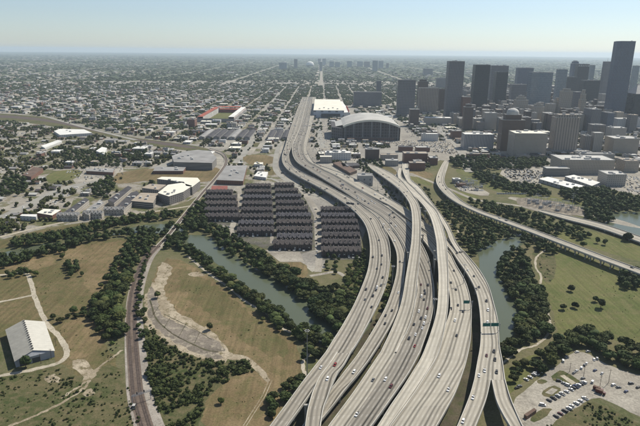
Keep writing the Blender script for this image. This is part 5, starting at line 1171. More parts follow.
# unit tree: 10 m high, crown 4.6 m in radius; crown and trunk meshes are shared by copies
TREES = {}
for kind, ml in (('dark', 'leaf_dark'), ('mid', 'leaf_mid'), ('bright', 'leaf_bright')):
    TREES[kind] = []
    for v in range(5 if kind != 'bright' else 3):
        V, F = crown_arrays(100 + v + 10 * ord(kind[0]), lobes=6 + v % 3 * 2, leaves=1100, sub=3, rough=0.07, ls=0.085 + .012 * v, spread=.5 + .1 * (v % 3))
        V = V * np.array([4.9, 4.9, 5.2]); V[:, 2] += 2.6 - 0.5
        cm = tri_mesh('crown', V, F, [MT[ml]])
        t = MB(); rr = random.Random(v)
        t.bar((0, 0, -0.3), (0.15, 0.1, 3.2), 0.38, MT['trunk'], 7, 0.26)
        for k in range(4):
            a = k * 1.6 + rr.random(); t.bar((0.12, 0.08, 2.5 + 0.2 * k), (2.2 * math.cos(a), 2.2 * math.sin(a), 5.2 + rr.random()), 0.16, MT['trunk'], 5, 0.06)
        to = t.build('trunk'); tm = to.data; bpy.data.objects.remove(to)
        TREES[kind].append((cm, tm))
def tree(x, y, h, kind, label, group=None, share=False, name='tree', rw=1.0, z=0.0):
    cm, tm = rnd.choice(TREES[kind]); root = empty(name, (x, y, z), rnd.uniform(0, 6.28)); s = h / 10.0
    root.scale = (s * rw * rnd.uniform(.9, 1.1), s * rw * rnd.uniform(.9, 1.1), s)
    tag(root, label, 'tree', group, share=share)
    for nm, me in (('crown', cm), ('trunk', tm)):
        o = bpy.data.objects.new(nm, me); C.objects.link(o); o.parent = root
    return root
CAND = []      # (dist, x, y, h, kind, label, group)
CELLS = {}
def put_ok(x, y, d):
    k = (int(x // 8), int(y // 8))
    for i in range(-2, 3):
        for j in range(-2, 3):
            for (a, b_) in CELLS.get((k[0] + i, k[1] + j), ()):
                if (a - x) ** 2 + (b_ - y) ** 2 < d * d: return False
    CELLS.setdefault(k, []).append((x, y)); return True
def grove(poly, hr, kind, label, group, space=7.5, n=4000, keep=1.0):
    P = [g(x, y) for x, y in poly]; x0, x1 = min(p.x for p in P), max(p.x for p in P); y0, y1 = min(p.y for p in P), max(p.y for p in P)
    tries = int(min(n, (x1 - x0) * (y1 - y0) / (space * space) * 2.5)); pp = [(p.x, p.y) for p in P]
    for _ in range(tries):
        x, y = rnd.uniform(x0, x1), rnd.uniform(y0, y1)
        if inpoly(x, y, pp) and rnd.random() < keep and put_ok(x, y, space * rnd.uniform(0.8, 1.25)) and not on_road(x, y):
            h = rnd.uniform(*hr); k = rnd.choice(kind) if isinstance(kind, (list, tuple)) else kind
            CAND.append((math.hypot(x, y), x, y, h, k, label, group))
def belt(line, wd, hr, kind, label, group, space=7.5, keep=1.0):
    """trees in a band (width in metres) along a line of photo pixels"""
    P = catmull([g(x, y) for x, y in line], 6); L, R = offset(P, wd / 2, None, 0)
    q = L + R[::-1]; poly = [(p.x, p.y) for p in q]; x0, x1 = min(p[0] for p in poly), max(p[0] for p in poly); y0, y1 = min(p[1] for p in poly), max(p[1] for p in poly)
    S = sum((b_ - a).length for a, b_ in zip(P, P[1:])); tries = int(S * wd / (space * space) * 3)
    for _ in range(tries):
        i = rnd.randrange(len(P) - 1); t = rnd.random(); p = P[i].lerp(P[i + 1], t); a = L[i].lerp(L[i + 1], t); b_ = R[i].lerp(R[i + 1], t); p = a.lerp(b_, rnd.random())
        if rnd.random() < keep and put_ok(p.x, p.y, space * rnd.uniform(.8, 1.25)) and not on_road(p.x, p.y):
            CAND.append((p.length, p.x, p.y, rnd.uniform(*hr), rnd.choice(kind), label, group))
D = ['dark', 'mid', 'mid', 'dark']; Dm = ['dark', 'mid', 'mid']
# single trees first
SOLO = [((571, 291), 9, 'dark', 'round dark tree alone in the middle of the right-hand meadow'), ((563.5, 310), 8, 'dark', 'left tree of a close pair in the lower right meadow'),
        ((575, 308), 8, 'dark', 'right tree of a close pair in the lower right meadow'), ((595, 302), 8, 'dark', 'smaller tree of the pair in the right meadow, touching a bigger one'),
        ((600.5, 308), 10, 'dark', 'bigger tree of the pair in the right meadow'), ((583, 247), 8, 'mid', 'small tree just behind the long street viaduct'),
        ((597, 243), 9, 'mid', 'feathery tree between the viaduct and the low bridge'), ((605, 245), 9, 'mid', 'second feathery tree between the viaduct and the low bridge'),
        ((627.5, 241), 13, 'dark', 'tall narrow dark tree standing in front of the low bridge'),
        ((209.5, 330), 7.5, 'mid', 'small tree on the edge of the old concrete slab'), ((26, 368), 11, 'dark', 'dark tree by the open corner of the metal barn'),
        ((36, 276), 8, 'bright', 'bright green bush where the service road turns'), ((63, 259), 8, 'mid', 'round tree at the back of the left field'),
        ((82, 276), 6, 'mid', 'lone sapling in the middle of the left field'), ((101, 288), 6, 'mid', 'small bush in the brown part of the left field'),
        ((74, 313), 8, 'mid', 'tree on the fence line behind the barn'), ((84, 312), 6, 'dark', 'low tree on the fence line behind the barn'), ((53, 319), 6, 'dark', 'bush beside the service road behind the barn'),
        ((158, 298), 8, 'mid', 'tree beside the rails on pale broken ground'), ((221, 404), 6, 'bright', 'round bush alone on the mown lower field'),
        ((263, 322), 6, 'mid', 'small tree casting shade on the gravel path'), ((279, 331), 6, 'mid', 'second small tree next to the gravel path'), ((304, 360), 7, 'dark', 'tree beside the tall light mast near the ramp'),
        ((336, 290), 9, 'mid', 'tree by the dirt drive behind the bank')]
for (px, py), h, k, lb in SOLO:
    p = g(px, py); CELLS.setdefault((int(p.x // 8), int(p.y // 8)), []).append((p.x, p.y)); tree(p.x, p.y, h, k, lb)
belt([(12, 246), (40, 241), (65, 237), (95, 229), (118, 224), (150, 219), (180, 214)], 34, (8, 12), Dm, 'broadleaf tree in the long belt above the left bayou arm', 'trees above the left bayou arm', 8)
belt([(-10, 270), (10, 262), (35, 256), (55, 252), (76, 244), (100, 238), (125, 235), (150, 233)], 24, (7, 12), D, 'broadleaf tree on the near bank of the left bayou arm', 'trees below the left bayou arm', 8)
grove([(6, 274), (30, 268), (31, 275), (8, 279)], (6, 8), Dm, 'tree in the small clump at the bend of the service road', 'clump by the service road bend', 7)
grove([(66, 264), (72, 262), (80, 270), (80, 280), (70, 277)], (7, 9), D, 'tree in the dark clump in the middle of the left field', 'clump in the left field', 7)
belt([(58, 322), (72, 318), (84, 314), (98, 310)], 7, (4, 6), D, 'low tree in the hedge line behind the barn', 'hedge line behind the barn', 7)
belt([(152, 232), (140, 243), (130, 258), (122, 275), (112, 293), (106, 308), (108, 325), (117, 338)], 27, (7, 11), Dm, 'tree in the belt on the field side of the rails', 'trees left of the rails', 7.5)
grove([(140, 246), (150, 238), (158, 240), (150, 252), (140, 262)], (7, 10), Dm, 'tree in the belt on the field side of the rails', 'trees left of the rails', 7.5)
belt([(151, 256), (143, 275), (140, 300), (142, 325), (148, 345)], 7, (4, 6.5), Dm, 'low tree close to the right of the rails', 'low trees right of the rails', 7)
belt([(168, 243), (186, 250), (200, 260), (222, 277), (240, 292), (262, 306), (282, 322), (300, 336), (318, 344)], 13, (7, 10), D, 'tree on the near bank of the green bayou', 'trees on the near bank', 7)
grove([(160, 232), (170, 226), (186, 232), (184, 246), (172, 250), (158, 246)], (8, 11), D, 'tree at the near end of the railway bridge', 'trees at the railway bridge', 8)
grove([(304, 328), (316, 334), (330, 344), (322, 358), (310, 362), (306, 345)], (7, 10), D, 'tree crowding the left ramp beside the mast', 'trees beside the left ramp', 7)
grove([(262, 412), (268, 402), (282, 390), (296, 380), (302, 385), (290, 398), (278, 412), (266, 426)], (6, 9), D, 'tree below the left ramp at the bottom of the picture', 'trees under the lower left ramp', 7)
belt([(190, 226), (212, 230), (228, 244), (246, 256), (262, 266), (282, 276), (298, 286), (316, 298), (328, 310), (330, 322)], 30, (8, 13), D, 'tall dark tree on the townhouse side of the bayou', 'trees on the far bank', 8)
grove([(318, 292), (336, 286), (352, 296), (352, 315), (340, 335), (328, 325), (318, 305)], (8, 12), D, 'dark tree between the far bank and the outer carriageway', 'trees beside the outer carriageway', 8)
grove([(184, 222), (196, 206), (206, 200), (206, 222), (212, 232), (196, 232)], (8, 12), D, 'dark tree beside the railway bridge below the townhouses', 'trees below the left townhouses', 8)
grove([(364, 250), (368, 262), (366, 275), (358, 295), (348, 312), (340, 300), (346, 275), (354, 258)], (4.5, 6), ['bright', 'mid'], 'bright green tree on the bank under the outer carriageway', 'bright green trees on the bank', 6)
grove([(383, 305), (392, 280), (394, 300), (384, 325), (364, 356), (350, 372), (340, 376), (362, 345)], (5, 7.5), D, 'tree in the gap between two left carriageways', 'trees in the road gap', 7)
grove([(500, 262), (512, 250), (524, 254), (528, 268), (536, 285), (544, 300), (548, 320), (546, 336), (524, 344), (518, 330), (518, 308), (508, 290), (498, 278)], (8, 12), D, 'dark tree in the wood along the right bank of the bayou', 'wood on the right bank', 7.5)
grove([(502, 350), (516, 340), (540, 338), (534, 345), (516, 352), (506, 362), (500, 362)], (7, 11), D, 'dark tree in the wood along the right bank of the bayou', 'wood on the right bank', 7.5)
grove([(508, 372), (520, 364), (528, 366), (520, 378), (512, 384)], (5, 7), Dm, 'small tree between the riverside roadway and the parked cars', 'small trees by the parked cars', 7)
grove([(530, 366), (542, 354), (556, 356), (552, 368), (540, 374)], (8, 10), D, 'tree at the left corner of the parking lot', 'trees at the left corner of the lot', 8)
grove([(552, 352), (558, 338), (572, 338), (592, 332), (606, 338), (624, 346), (660, 352), (680, 372), (660, 378), (620, 368), (604, 360), (588, 350), (570, 350), (556, 358)], (8, 11), D, 'dark tree in the row behind the parking lot', 'trees behind the parking lot', 8)
grove([(618, 278), (634, 272), (660, 280), (650, 292), (626, 290)], (8, 11), D, 'dark tree under the viaduct at the right edge', 'trees at the right edge under the viaduct', 8)
grove([(436, 204), (452, 204), (470, 214), (492, 222), (524, 234), (505, 242), (492, 246), (478, 246), (466, 236), (458, 240), (452, 226), (444, 216)], (6, 10), Dm, 'tree in the wood between the flyovers and the viaduct', 'wood between flyovers and viaduct', 8)
grove([(459, 240), (480, 238), (496, 240), (484, 250), (476, 258), (468, 252)], (7, 10), D, 'tree on the left bank where the bayou narrows', 'trees where the bayou narrows', 8)
grove([(524, 234), (534, 238), (550, 244), (560, 256), (548, 254), (530, 250), (520, 246)], (7, 10), D, 'dark tree against the piers of the street viaduct', 'trees against the viaduct piers', 8)
grove([(468, 200), (488, 204), (520, 212), (552, 220), (566, 228), (556, 240), (530, 230), (500, 218), (476, 210)], (7, 11), D, 'tree behind the street viaduct near the transformer yard', 'trees behind the viaduct', 8.5)
grove([(560, 226), (580, 228), (592, 236), (584, 242), (566, 236)], (6, 9), Dm, 'tree near the start of the low bridge', 'trees near the low bridge', 8)
grove([(446, 162), (462, 158), (500, 160), (545, 160), (552, 166), (520, 170), (480, 170), (452, 168)], (9, 13), D, 'dark tree in the belt in front of the courthouse', 'trees in front of the courthouse', 10)
grove([(472, 172), (488, 174), (510, 184), (540, 188), (552, 196), (530, 196), (500, 190), (478, 182)], (9, 12), D, 'dark tree in the second belt below the courthouse lot', 'second belt below the courthouse', 9)
grove([(560, 192), (580, 190), (600, 190), (630, 198), (700, 212), (700, 224), (640, 214), (606, 212), (586, 206), (566, 200)], (9, 13), D, 'dark tree in the wood beyond the low bridge', 'wood beyond the low bridge', 9)
grove([(584, 206), (600, 208), (610, 214), (612, 222), (600, 226), (586, 220)], (9, 12), D, 'dark tree beside the small lake', 'trees beside the small lake', 9)
grove([(364, 200), (372, 190), (384, 196), (396, 204), (386, 208)], (5, 7), Dm, 'tree in the gap behind the middle carriageways', 'trees behind the middle carriageways', 9, keep=.7)
grove([(376, 176), (388, 182), (402, 196), (408, 208), (398, 204), (384, 192)], (5, 7), Dm, 'tree in the strip below the left flyover', 'trees below the left flyover', 9, keep=.6)
grove([(418, 184), (428, 190), (436, 204), (432, 206), (420, 194)], (4, 6), Dm, 'sapling in the strip behind the slim flyover', 'saplings behind the slim flyover', 8, keep=.7)
grove([(357, 160), (380, 160), (384, 166), (372, 176), (360, 170)], (6, 9), D, 'tree beside the long dark-roofed yard building', 'trees by the yard building', 9)
grove([(324, 250), (334, 250), (342, 262), (336, 276), (326, 272)], (4, 6), Dm, 'bush at the end of the dirt drive', 'bushes at the dirt drive', 8, keep=.5)
grove([(300, 182), (316, 190), (322, 196), (310, 196), (298, 190)], (5, 8), D, 'tree between the frontage road and the townhouses', 'trees by the frontage road', 9)
grove([(330, 196), (340, 206), (352, 212), (352, 216), (336, 208)], (5, 8), D, 'tree between the townhouses and the outer carriageway', 'trees at the townhouse corner', 8)
grove([(100, 182), (112, 178), (116, 186), (106, 200), (94, 196), (92, 188)], (7, 10), D, 'tree between the gabled townhouses and the avenue', 'trees behind the gabled townhouses', 9)
grove([(60, 150), (90, 152), (118, 158), (120, 168), (96, 166), (64, 160)], (8, 11), D, 'tree in the band behind the car park on the left', 'trees behind the left car park', 11)
grove([(-10, 186), (20, 178), (30, 186), (20, 196), (-10, 200)], (8, 12), D, 'tree among the houses at the left edge', 'trees at the left edge', 11)
grove([(122, 148), (150, 150), (152, 160), (124, 162)], (8, 11), D, 'tree in the band left of the parking building', 'trees left of the parking building', 11)
grove([(-30, 226), (0, 224), (10, 230), (0, 236), (-30, 238)], (6, 9), D, 'tree at the far left end of the avenue', 'trees at the end of the avenue', 9)

CAND.sort(); 
IND = 330
near, far = CAND[:IND], CAND[IND:]
CN = {'dark': 'dark green', 'mid': 'mid-green', 'bright': 'bright green'}
from collections import Counter
gs = {}
for t in near: gs.setdefault(t[6], []).append(t)
for gr, ts in gs.items():
    hs = sorted(t[3] for t in ts); hm_ = hs[len(hs) // 2]; n_ = len(ts)
    for i, (d, x, y, h, k, lb, gr_) in enumerate(ts):
        for pre in ('tall dark ', 'dark ', 'bright green ', 'broadleaf ', 'low ', 'small '):
            if lb.startswith(pre): lb = lb[len(pre):]
        if n_ > 5: lb = ('taller ' if h > hm_ else 'lower ') + CN[k] + ' ' + lb + ([', near end', ', nearer half', ', farther half', ', far end'][min(3, i * 4 // n_)] if n_ > 11 else '')
        else: lb = CN[k] + ' ' + lb
        tree(x, y, h, k, lb, gr, share=n_ > 5, rw=1.3)
for V_ in ():
    pass
def scatter(name, items, protos, mats, label=None, kind='stuff', jitter=True):
    """merge many copies of prototype arrays into one mesh; items (x, y, z, sx, sz, proto, matindex)"""
    Vs, Fs, Ms, nb = [], [], [], 0
    for (x, y, z, sx, sz, p, mi_) in items:
        V, F = protos[p]; a = rnd.uniform(0, 6.28); c, s = math.cos(a), math.sin(a)
        Q = np.empty_like(V); Q[:, 0] = (V[:, 0] * c - V[:, 1] * s) * sx + x; Q[:, 1] = (V[:, 0] * s + V[:, 1] * c) * sx + y; Q[:, 2] = V[:, 2] * sz + z
        Vs.append(Q); Fs.append(F + nb); Ms.append(np.full(len(F), mi_)); nb += len(V)
    me = tri_mesh(name, np.vstack(Vs), np.vstack(Fs), mats, np.concatenate(Ms))
    o = bpy.data.objects.new(name, me); C.objects.link(o); o['kind'] = kind
    if label: o['label'] = label
    return o
CR_MID = [crown_arrays(700 + i, lobes=4, leaves=110, sub=1, ls=0.13) for i in range(6)]
CR_LOW = [crown_arrays(800 + i, lobes=3, leaves=10, sub=1, ls=0.2) for i in range(6)]
CR_FAR = [crown_arrays(900 + i, lobes=2, leaves=0, sub=1, spread=.9) for i in range(6)]
BUSH = [crown_arrays(950 + i, lobes=2, leaves=40, sub=1, ls=0.2, flat=.8) for i in range(6)]
LM = [MT['leaf_dark'], MT['leaf_mid'], MT['leaf_bright']]
scatter('distant_trees', [(x, y, 1.2, h * 0.64, h * 0.66, rnd.randrange(6), 0 if k == 'dark' else 1) for d, x, y, h, k, lb, gr in far], CR_MID, LM)
# scrub thickets
def scrub(name, polys, sp, hr, mi_):
    it = []
    for poly, dens in polys:
        P = [(p.x, p.y) for p in (g(x, y) for x, y in poly)]; x0, x1 = min(p[0] for p in P), max(p[0] for p in P); y0, y1 = min(p[1] for p in P), max(p[1] for p in P)
        ph = rnd.uniform(0, 9)
        for _ in range(int((x1 - x0) * (y1 - y0) * dens)):
            x, y = rnd.uniform(x0, x1), rnd.uniform(y0, y1)
            cl = math.sin(x * 0.09 + ph) + math.sin(y * 0.11 + x * 0.05 + ph) + math.sin(x * .21 - y * .17)
            if cl < rnd.uniform(-2.2, 1.6): continue
            if inpoly(x, y, P) and not on_road(x, y, 1): h = rnd.uniform(*hr) * (1 + max(0, cl) * .25); it.append((x, y, -0.2, h * rnd.uniform(.7, 1.1), h * 0.8, rnd.randrange(6), rnd.choice(mi_)))
    return scatter(name, it, BUSH, LM)
scrub('scrub_bushes', [([(143, 322), (150, 325), (168, 345), (195, 357), (216, 362), (238, 366), (252, 370), (240, 374), (218, 388), (204, 402), (200, 430), (165, 430), (148, 380)], 0.11),
                       ([(146, 372), (152, 356), (176, 366), (204, 380), (202, 400), (198, 430), (166, 430)], 0.11),
                       ([(228, 362), (244, 358), (254, 372), (236, 376)], 0.10)], 3, (1.2, 2.8), [0, 1, 1])
scrub('meadow_bushes', [([(-10, 378), (40, 372), (60, 368), (90, 390), (60, 402), (20, 418), (-20, 430)], 0.10), ([(60, 408), (90, 392), (104, 372), (122, 368), (134, 400), (142, 430), (30, 430)], 0.11),
                        ([(100, 352), (116, 340), (122, 356), (108, 362)], 0.07), ([(541, 428), (562, 414), (586, 402), (608, 410), (650, 432)], 0.12),
                        ([(536, 252), (552, 250), (556, 262), (552, 284), (542, 276)], 0.03), ([(432, 404), (444, 398), (460, 380), (466, 360), (470, 352), (472, 366), (460, 392), (444, 412)], 0.02),
                        ([(404, 372), (414, 356), (419, 360), (404, 384), (390, 402), (386, 400)], 0.06), ([(176, 270), (196, 276), (206, 290), (190, 292)], 0.003)], 3, (0.4, 1.4), [0, 1, 1])
scrub('bank_shrubs', [([(190, 258), (226, 284), (262, 310), (296, 334), (306, 346), (312, 350), (300, 338), (262, 304), (226, 276), (192, 250)], 0.05), ([(360, 246), (369, 262), (368, 276), (358, 298), (350, 318), (336, 306), (344, 280)], 0.10),
                      ([(484, 345), (506, 340), (520, 348), (504, 362), (500, 366)], 0.08), ([(390, 262), (396, 262), (394, 290), (382, 310), (374, 318), (386, 296)], 0.05), ([(340, 366), (354, 346), (366, 330), (372, 328), (356, 358), (344, 376)], 0.06),
                      ([(100, 300), (118, 270), (126, 280), (112, 320), (112, 345), (104, 340)], 0.04)], 3, (1.2, 3.0), [1, 2, 2])

scrub('field_weeds', [([(0, 262), (60, 248), (130, 240), (124, 275), (104, 320), (112, 350), (70, 360), (40, 300), (0, 290)], 0.012), ([(165, 260), (190, 262), (225, 288), (290, 340), (300, 380), (270, 420), (210, 425), (240, 370), (226, 345), (175, 310)], 0.012),
                      ([(512, 385), (552, 350), (548, 290), (600, 265), (650, 285), (650, 345), (600, 332)], 0.010), ([(405, 172), (432, 176), (430, 186)], .01)], 3, (0.25, 0.7), [0, 1, 1])

# ---------------------------------------------------------------- trees of the city and the suburbs
scatter('city_trees', [(x, y, -.3, h * .62, h * .7, rnd.randrange(6), rnd.choice((0, 0, 1))) for x, y, h, c in CT if y < 1900], CR_LOW, LM)
scatter('far_city_trees', [(x, y, -.3, h * .8, h * .75, rnd.randrange(6), 0) for x, y, h, c in CT if y >= 1900], CR_FAR, [MT['leaf_far']])
for k in range(-7, 8):
    q = MB(); q.face([(k * 800 - 15, 4610, .3), (k * 800 + 15, 4610, .3), (k * 800 + 15, 14000, .3), (k * 800 - 15, 14000, .3)], MT['lot']); o = q.build('distant_road'); o['kind'] = 'structure'
it = []; roofs = MB(); r6 = random.Random(3)
for _ in range(15000):
    px, py = r6.uniform(-25, 665), 53.5 + (r6.random() ** 1.15) * 33; p = g(px, py + .0098 * (px - 320) * 0.0)
    if p.y < 4300 or p.y > 24000: continue
    cl = math.sin(p.x * .0011 + p.y * .0004) + math.sin(p.y * .0016 - p.x * .0003) + .6 * math.sin(p.x * .004 + 2 + p.y * .001)
    sc_ = p.y / 554
    if abs((p.x + 400) % 800 - 400) < 26 and p.y < 12000: continue
    if abs((p.y + 250) % 1600 - 250) < 45 and p.y < 14000: continue
    if cl > r6.uniform(-2.6, 2.6) - 1.7:
        it.append((p.x, p.y, -1.0, sc_ * r6.uniform(.9, 2.3), r6.uniform(7, 11), r6.randrange(6), 0))
    elif r6.random() < .75:
        w_ = sc_ * r6.uniform(.6, 2.6) * (2 if r6.random() < .07 else 1); roofs.box(p.x, p.y, w_, r6.uniform(20, 60) + sc_ * 2, 0, r6.uniform(6, 10), FA[r6.choice(['cream', 'flats', 'shed', 'tan'])], RM[r6.choice(['white', 'pale', 'grey', 'tan', 'dark', 'grey', 'brown'])])
scatter('suburb_trees', it, CR_FAR, [MT['leaf_far']])
o = roofs.build('suburb_houses'); o['kind'] = 'stuff'

# ---------------------------------------------------------------- cars
def paint(n_, c, r=.35): return mat('car_paint_' + n_, c, r, .5)
PAINT = {'white': paint('white', (.72, .72, .70)), 'black': paint('black', (.014, .014, .016)), 'silver': paint('silver', (.42, .43, .44)), 'grey': paint('grey', (.10, .105, .11)), 'red': paint('red', (.22, .022, .02)), 'blue': paint('blue', (.02, .04, .12)), 'dark red': paint('dark_red', (.09, .014, .014))}
GLASS = mat('car_glass', (.015, .018, .022), .1, .6); TYRE = mat('tyre', (.015, .015, .015), .9)
SHAPE = {   # length, width, body top, roof top, cabin (back bottom, back top, front top, front bottom)
 'car': (4.7, 1.85, .88, 1.45, (-1.95, -1.25, .35, 1.15)), 'van': (5.1, 2.0, 1.05, 1.95, (-2.5, -2.3, .9, 1.6)), 'suv': (4.8, 1.95, 1.05, 1.75, (-2.35, -2.1, .5, 1.2)), 'pickup': (5.6, 2.0, 1.0, 1.8, (-.7, -.5, .75, 1.45))}
CM = {}
def car_mesh(kind, col):
    if (kind, col) in CM: return CM[(kind, col)]
    L, W, hb, hr, (a, b_, c, d) = SHAPE[kind]; m_ = PAINT[col]; q = MB(); x0, x1 = -L / 2, L / 2; w_ = W / 2
    prof = [(x0, .35), (x0 + .05, hb - .12), (x0 + .25, hb), (d, hb), (x1 - .35, hb - .14), (x1, hb - .38), (x1, .35)]
    for s_ in (-1, 1):
        P_ = [(x, s_ * w_, z) for x, z in prof]; q.face(P_ if s_ < 0 else P_[::-1], m_)
    for (p0, z0), (p1, z1) in zip(prof, prof[1:]): q.face([(p0, w_, z0), (p0, -w_, z0), (p1, -w_, z1), (p1, w_, z1)][::-1], m_)
    q.face([(x0, -w_, .35), (x0, w_, .35), (x1, w_, .35), (x1, -w_, .35)], TYRE)
    wr = w_ * .8; q.face([(b_, -wr, hr), (c, -wr, hr), (c, wr, hr), (b_, wr, hr)], m_)
    if kind == 'pickup': q.face([(x0 + .2, -w_ * .85, hb + .01), (a - .1, -w_ * .85, hb + .01), (a - .1, w_ * .85, hb + .01), (x0 + .2, w_ * .85, hb + .01)], TYRE)
    for x in (x0 + .85, x1 - .9):
        for s_ in (-1, 1): q.bar((x, s_ * (w_ - .18), .33), (x, s_ * (w_ + .02), .33), .33, TYRE, 10)
    o = q.build('body'); bm_ = o.data; bpy.data.objects.remove(o)
    q = MB(); t = w_ * .94
    q.face([(a, t, hb), (a, -t, hb), (b_, -wr, hr - .01), (b_, wr, hr - .01)], GLASS); q.face([(d, -t, hb), (d, t, hb), (c, wr, hr - .01), (c, -wr, hr - .01)], GLASS)
    q.face([(a, -t, hb), (d, -t, hb), (c, -wr, hr - .01), (b_, -wr, hr - .01)], GLASS); q.face([(d, t, hb), (a, t, hb), (b_, wr, hr - .01), (c, wr, hr - .01)], GLASS)
    o = q.build('windows'); gm_ = o.data; bpy.data.objects.remove(o)
    CM[(kind, col)] = (bm_, gm_); return CM[(kind, col)]
NC = [0]; CARS_XY = []
def car(x, y, z, rz, col, kind, where, group, tilt=0.0, name=None):
    for a, b_, c in CARS_XY:
        if (a - x) ** 2 + (b_ - y) ** 2 < (9 if 'lot' in group else 30) and abs(c - z) < 3: return None
    CARS_XY.append((x, y, z)); NC[0] += 1
    bm_, gm_ = car_mesh(kind, col); o = bpy.data.objects.new(name or {'car': 'car', 'van': 'van', 'suv': 'car', 'pickup': 'pickup_truck'}[kind], bm_); C.objects.link(o)
    o.location = (x, y, z); o.rotation_euler = (0, tilt, rz)
    o_ = bpy.data.objects.new('windows', gm_); C.objects.link(o_); o_.parent = o
    tag(o, '%s %s %s' % (col, {'car': 'saloon car', 'suv': 'tall car', 'van': 'van', 'pickup': 'pickup truck'}[kind], where), {'pickup': 'pickup truck', 'van': 'van'}.get(kind, 'car'), group); return o
WH = {'A': 'on the outermost left carriageway', 'A1': 'on the left fork ramp', 'A2': 'on the ramp crossing overhead', 'B': 'on the narrow carriageway by the verge', 'D': 'on the busiest carriageway', 'D2': 'on the merged roadway', 'D3': 'on the paler merged part', 'I': 'on the widest carriageway', 'E': 'on the riverside roadway', 'G1': 'on the left bottom branch', 'G2': 'on the right bottom branch', 'C': 'on the middle flyover', 'F': 'on the right flyover', 'F2': 'on the slim flyover', 'K': 'on the street viaduct'}
def on(key, px, py, col, kind=None):
    r = ROADS[key]; zg = r['C'][0].z; best = None
    for _ in range(2):
        p = g(px, py, zg); best = min(range(len(r['C']) - 1), key=lambda i: (r['C'][i] - p).length_squared if True else 0); zg = r['C'][best].z
    p = g(px, py, zg); d = r['C'][best + 1] - r['C'][best]
    kind = kind or rnd.choice(['car', 'car', 'suv', 'car', 'pickup', 'suv'])
    car(p.x, p.y, zg + .02, math.atan2(d.y, d.x) + (math.pi if key in ('D', 'B', 'A', 'A1', 'A2', 'D2') and False else 0), col, kind, WH[key], 'vehicles on the freeway')
K_, W_, S_ = 'black', 'white', 'silver'
for key, lst in {
 'A': [(373, 257.5, K_), (382, 256, K_), (381.5, 264.8, K_), (377, 269, K_), (382.7, 278, K_), (381, 286, 'grey'), (377, 288, W_, 'van'), (376, 290.6, K_), (366, 290, K_), (373, 296.5, K_), (365, 300, 'grey'), (371.5, 307.5, K_), (379, 240.5, K_), (371, 219, K_), (383, 227, 'grey')],
 'A1': [(321, 368, W_)], 'A2': [(335, 365.5, 'red'), (327.5, 379.5, W_, 'suv')],
 'B': [(354, 372.5, W_), (385, 324, K_), (392, 311, K_), (385.6, 316, K_), (398.5, 293, W_), (400, 262, K_)],
 'D3': [(373, 380.5, 'grey')], 'D2': [(385.5, 380, W_, 'suv'), (391, 387, 'dark red', 'suv'), (357, 415, W_, 'pickup')],
 'D': [(424, 300, K_), (427.5, 309, 'dark red'), (419, 312, W_), (425.6, 318, W_, 'suv'), (421, 319, K_, 'suv'), (424, 324, W_), (414, 325, K_), (422.5, 328.7, W_), (415.6, 335, W_), (419, 337.5, S_), (409, 339, K_, 'suv'), (414.7, 346.5, 'red'), (421, 285, 'dark red'), (428, 285.6, K_), (425, 294, K_), (421.5, 297, W_, 'van'), (424.6, 291, K_)],
 'I': [(451, 309, K_), (458, 305.6, K_), (463, 312, K_), (455, 321, W_, 'suv'), (456.6, 336, K_), (451, 283, K_), (456, 290, K_), (439, 376.6, W_, 'suv'), (448.5, 390, W_, 'pickup'), (454, 271, K_)],
 'E': [(457, 253.5, K_), (460, 252.5, K_), (468, 270.6, W_), (474, 276.6, K_), (479, 287.5, K_), (476, 289.4, 'grey'), (486.5, 301.5, K_, 'suv'), (488, 310.6, W_, 'suv'), (487.5, 323, W_, 'suv'), (494, 352, K_), (486.6, 356, 'dark red'), (495, 360, K_, 'pickup'), (484.6, 371, W_, 'pickup'), (496.6, 372.7, K_, 'suv'), (479, 376, W_), (451, 245, K_), (441, 233.5, 'grey')],
 'G1': [(473, 398, W_, 'pickup'), (463, 422, W_)], 'C': [(378, 171.5, W_), (383, 175, K_), (389, 178, K_), (396, 183, W_), (399, 186, K_), (404, 193, K_)], 'K': [(438.7, 177, K_), (443, 185.5, 'brown' if False else 'grey'), (632, 268, K_)], 'F': [(404, 181, W_)]}.items():
    for t in lst: on(key, t[0], t[1], t[2], t[3] if len(t) > 3 else None)
COLS = [K_] * 11 + [W_] * 7 + [S_] * 2 + ['grey'] * 5 + ['red', 'dark red', 'blue']
# parking lot rows
def row(a, b_, n_, where, cols, ang, kinds=('car', 'suv', 'car', 'van', 'pickup'), z=.09):
    for k in range(n_):
        t = k / max(1, n_ - 1); p = g(a[0] + (b_[0] - a[0]) * t, a[1] + (b_[1] - a[1]) * t)
        car(p.x, p.y, z, ang + rnd.uniform(-.04, .04), cols[k % len(cols)], rnd.choice(kinds), where, 'cars in the parking lot')
def pa(a, b_): d = g(*b_) - g(*a); return math.atan2(d.y, d.x) + math.pi / 2
row((526, 380), (544, 369.5), 10, 'in the row at the lot\'s left edge', [W_, S_, W_, 'grey', S_, W_, K_, W_, S_, W_], pa((526, 380), (544, 369.5)))
row((549, 401), (571, 390), 11, 'in the row under the island', [K_, W_, K_, W_, S_, W_, W_, K_, W_, S_, W_], pa((549, 401), (571, 390)))
row((573, 388.5), (584, 383), 5, 'in the short row right of the island', [K_, 'blue', W_, K_, W_], pa((573, 388.5), (584, 383)))
row((556, 417), (569, 409), 7, 'in the row beside the lot road', [K_, K_, 'dark red', 'red', K_, 'grey', W_], pa((556, 417), (569, 409)))
row((572, 406.5), (585, 399), 7, 'in the lot road\'s upper row', [W_, K_, W_, 'grey', W_, K_, W_], pa((572, 406.5), (585, 399)))
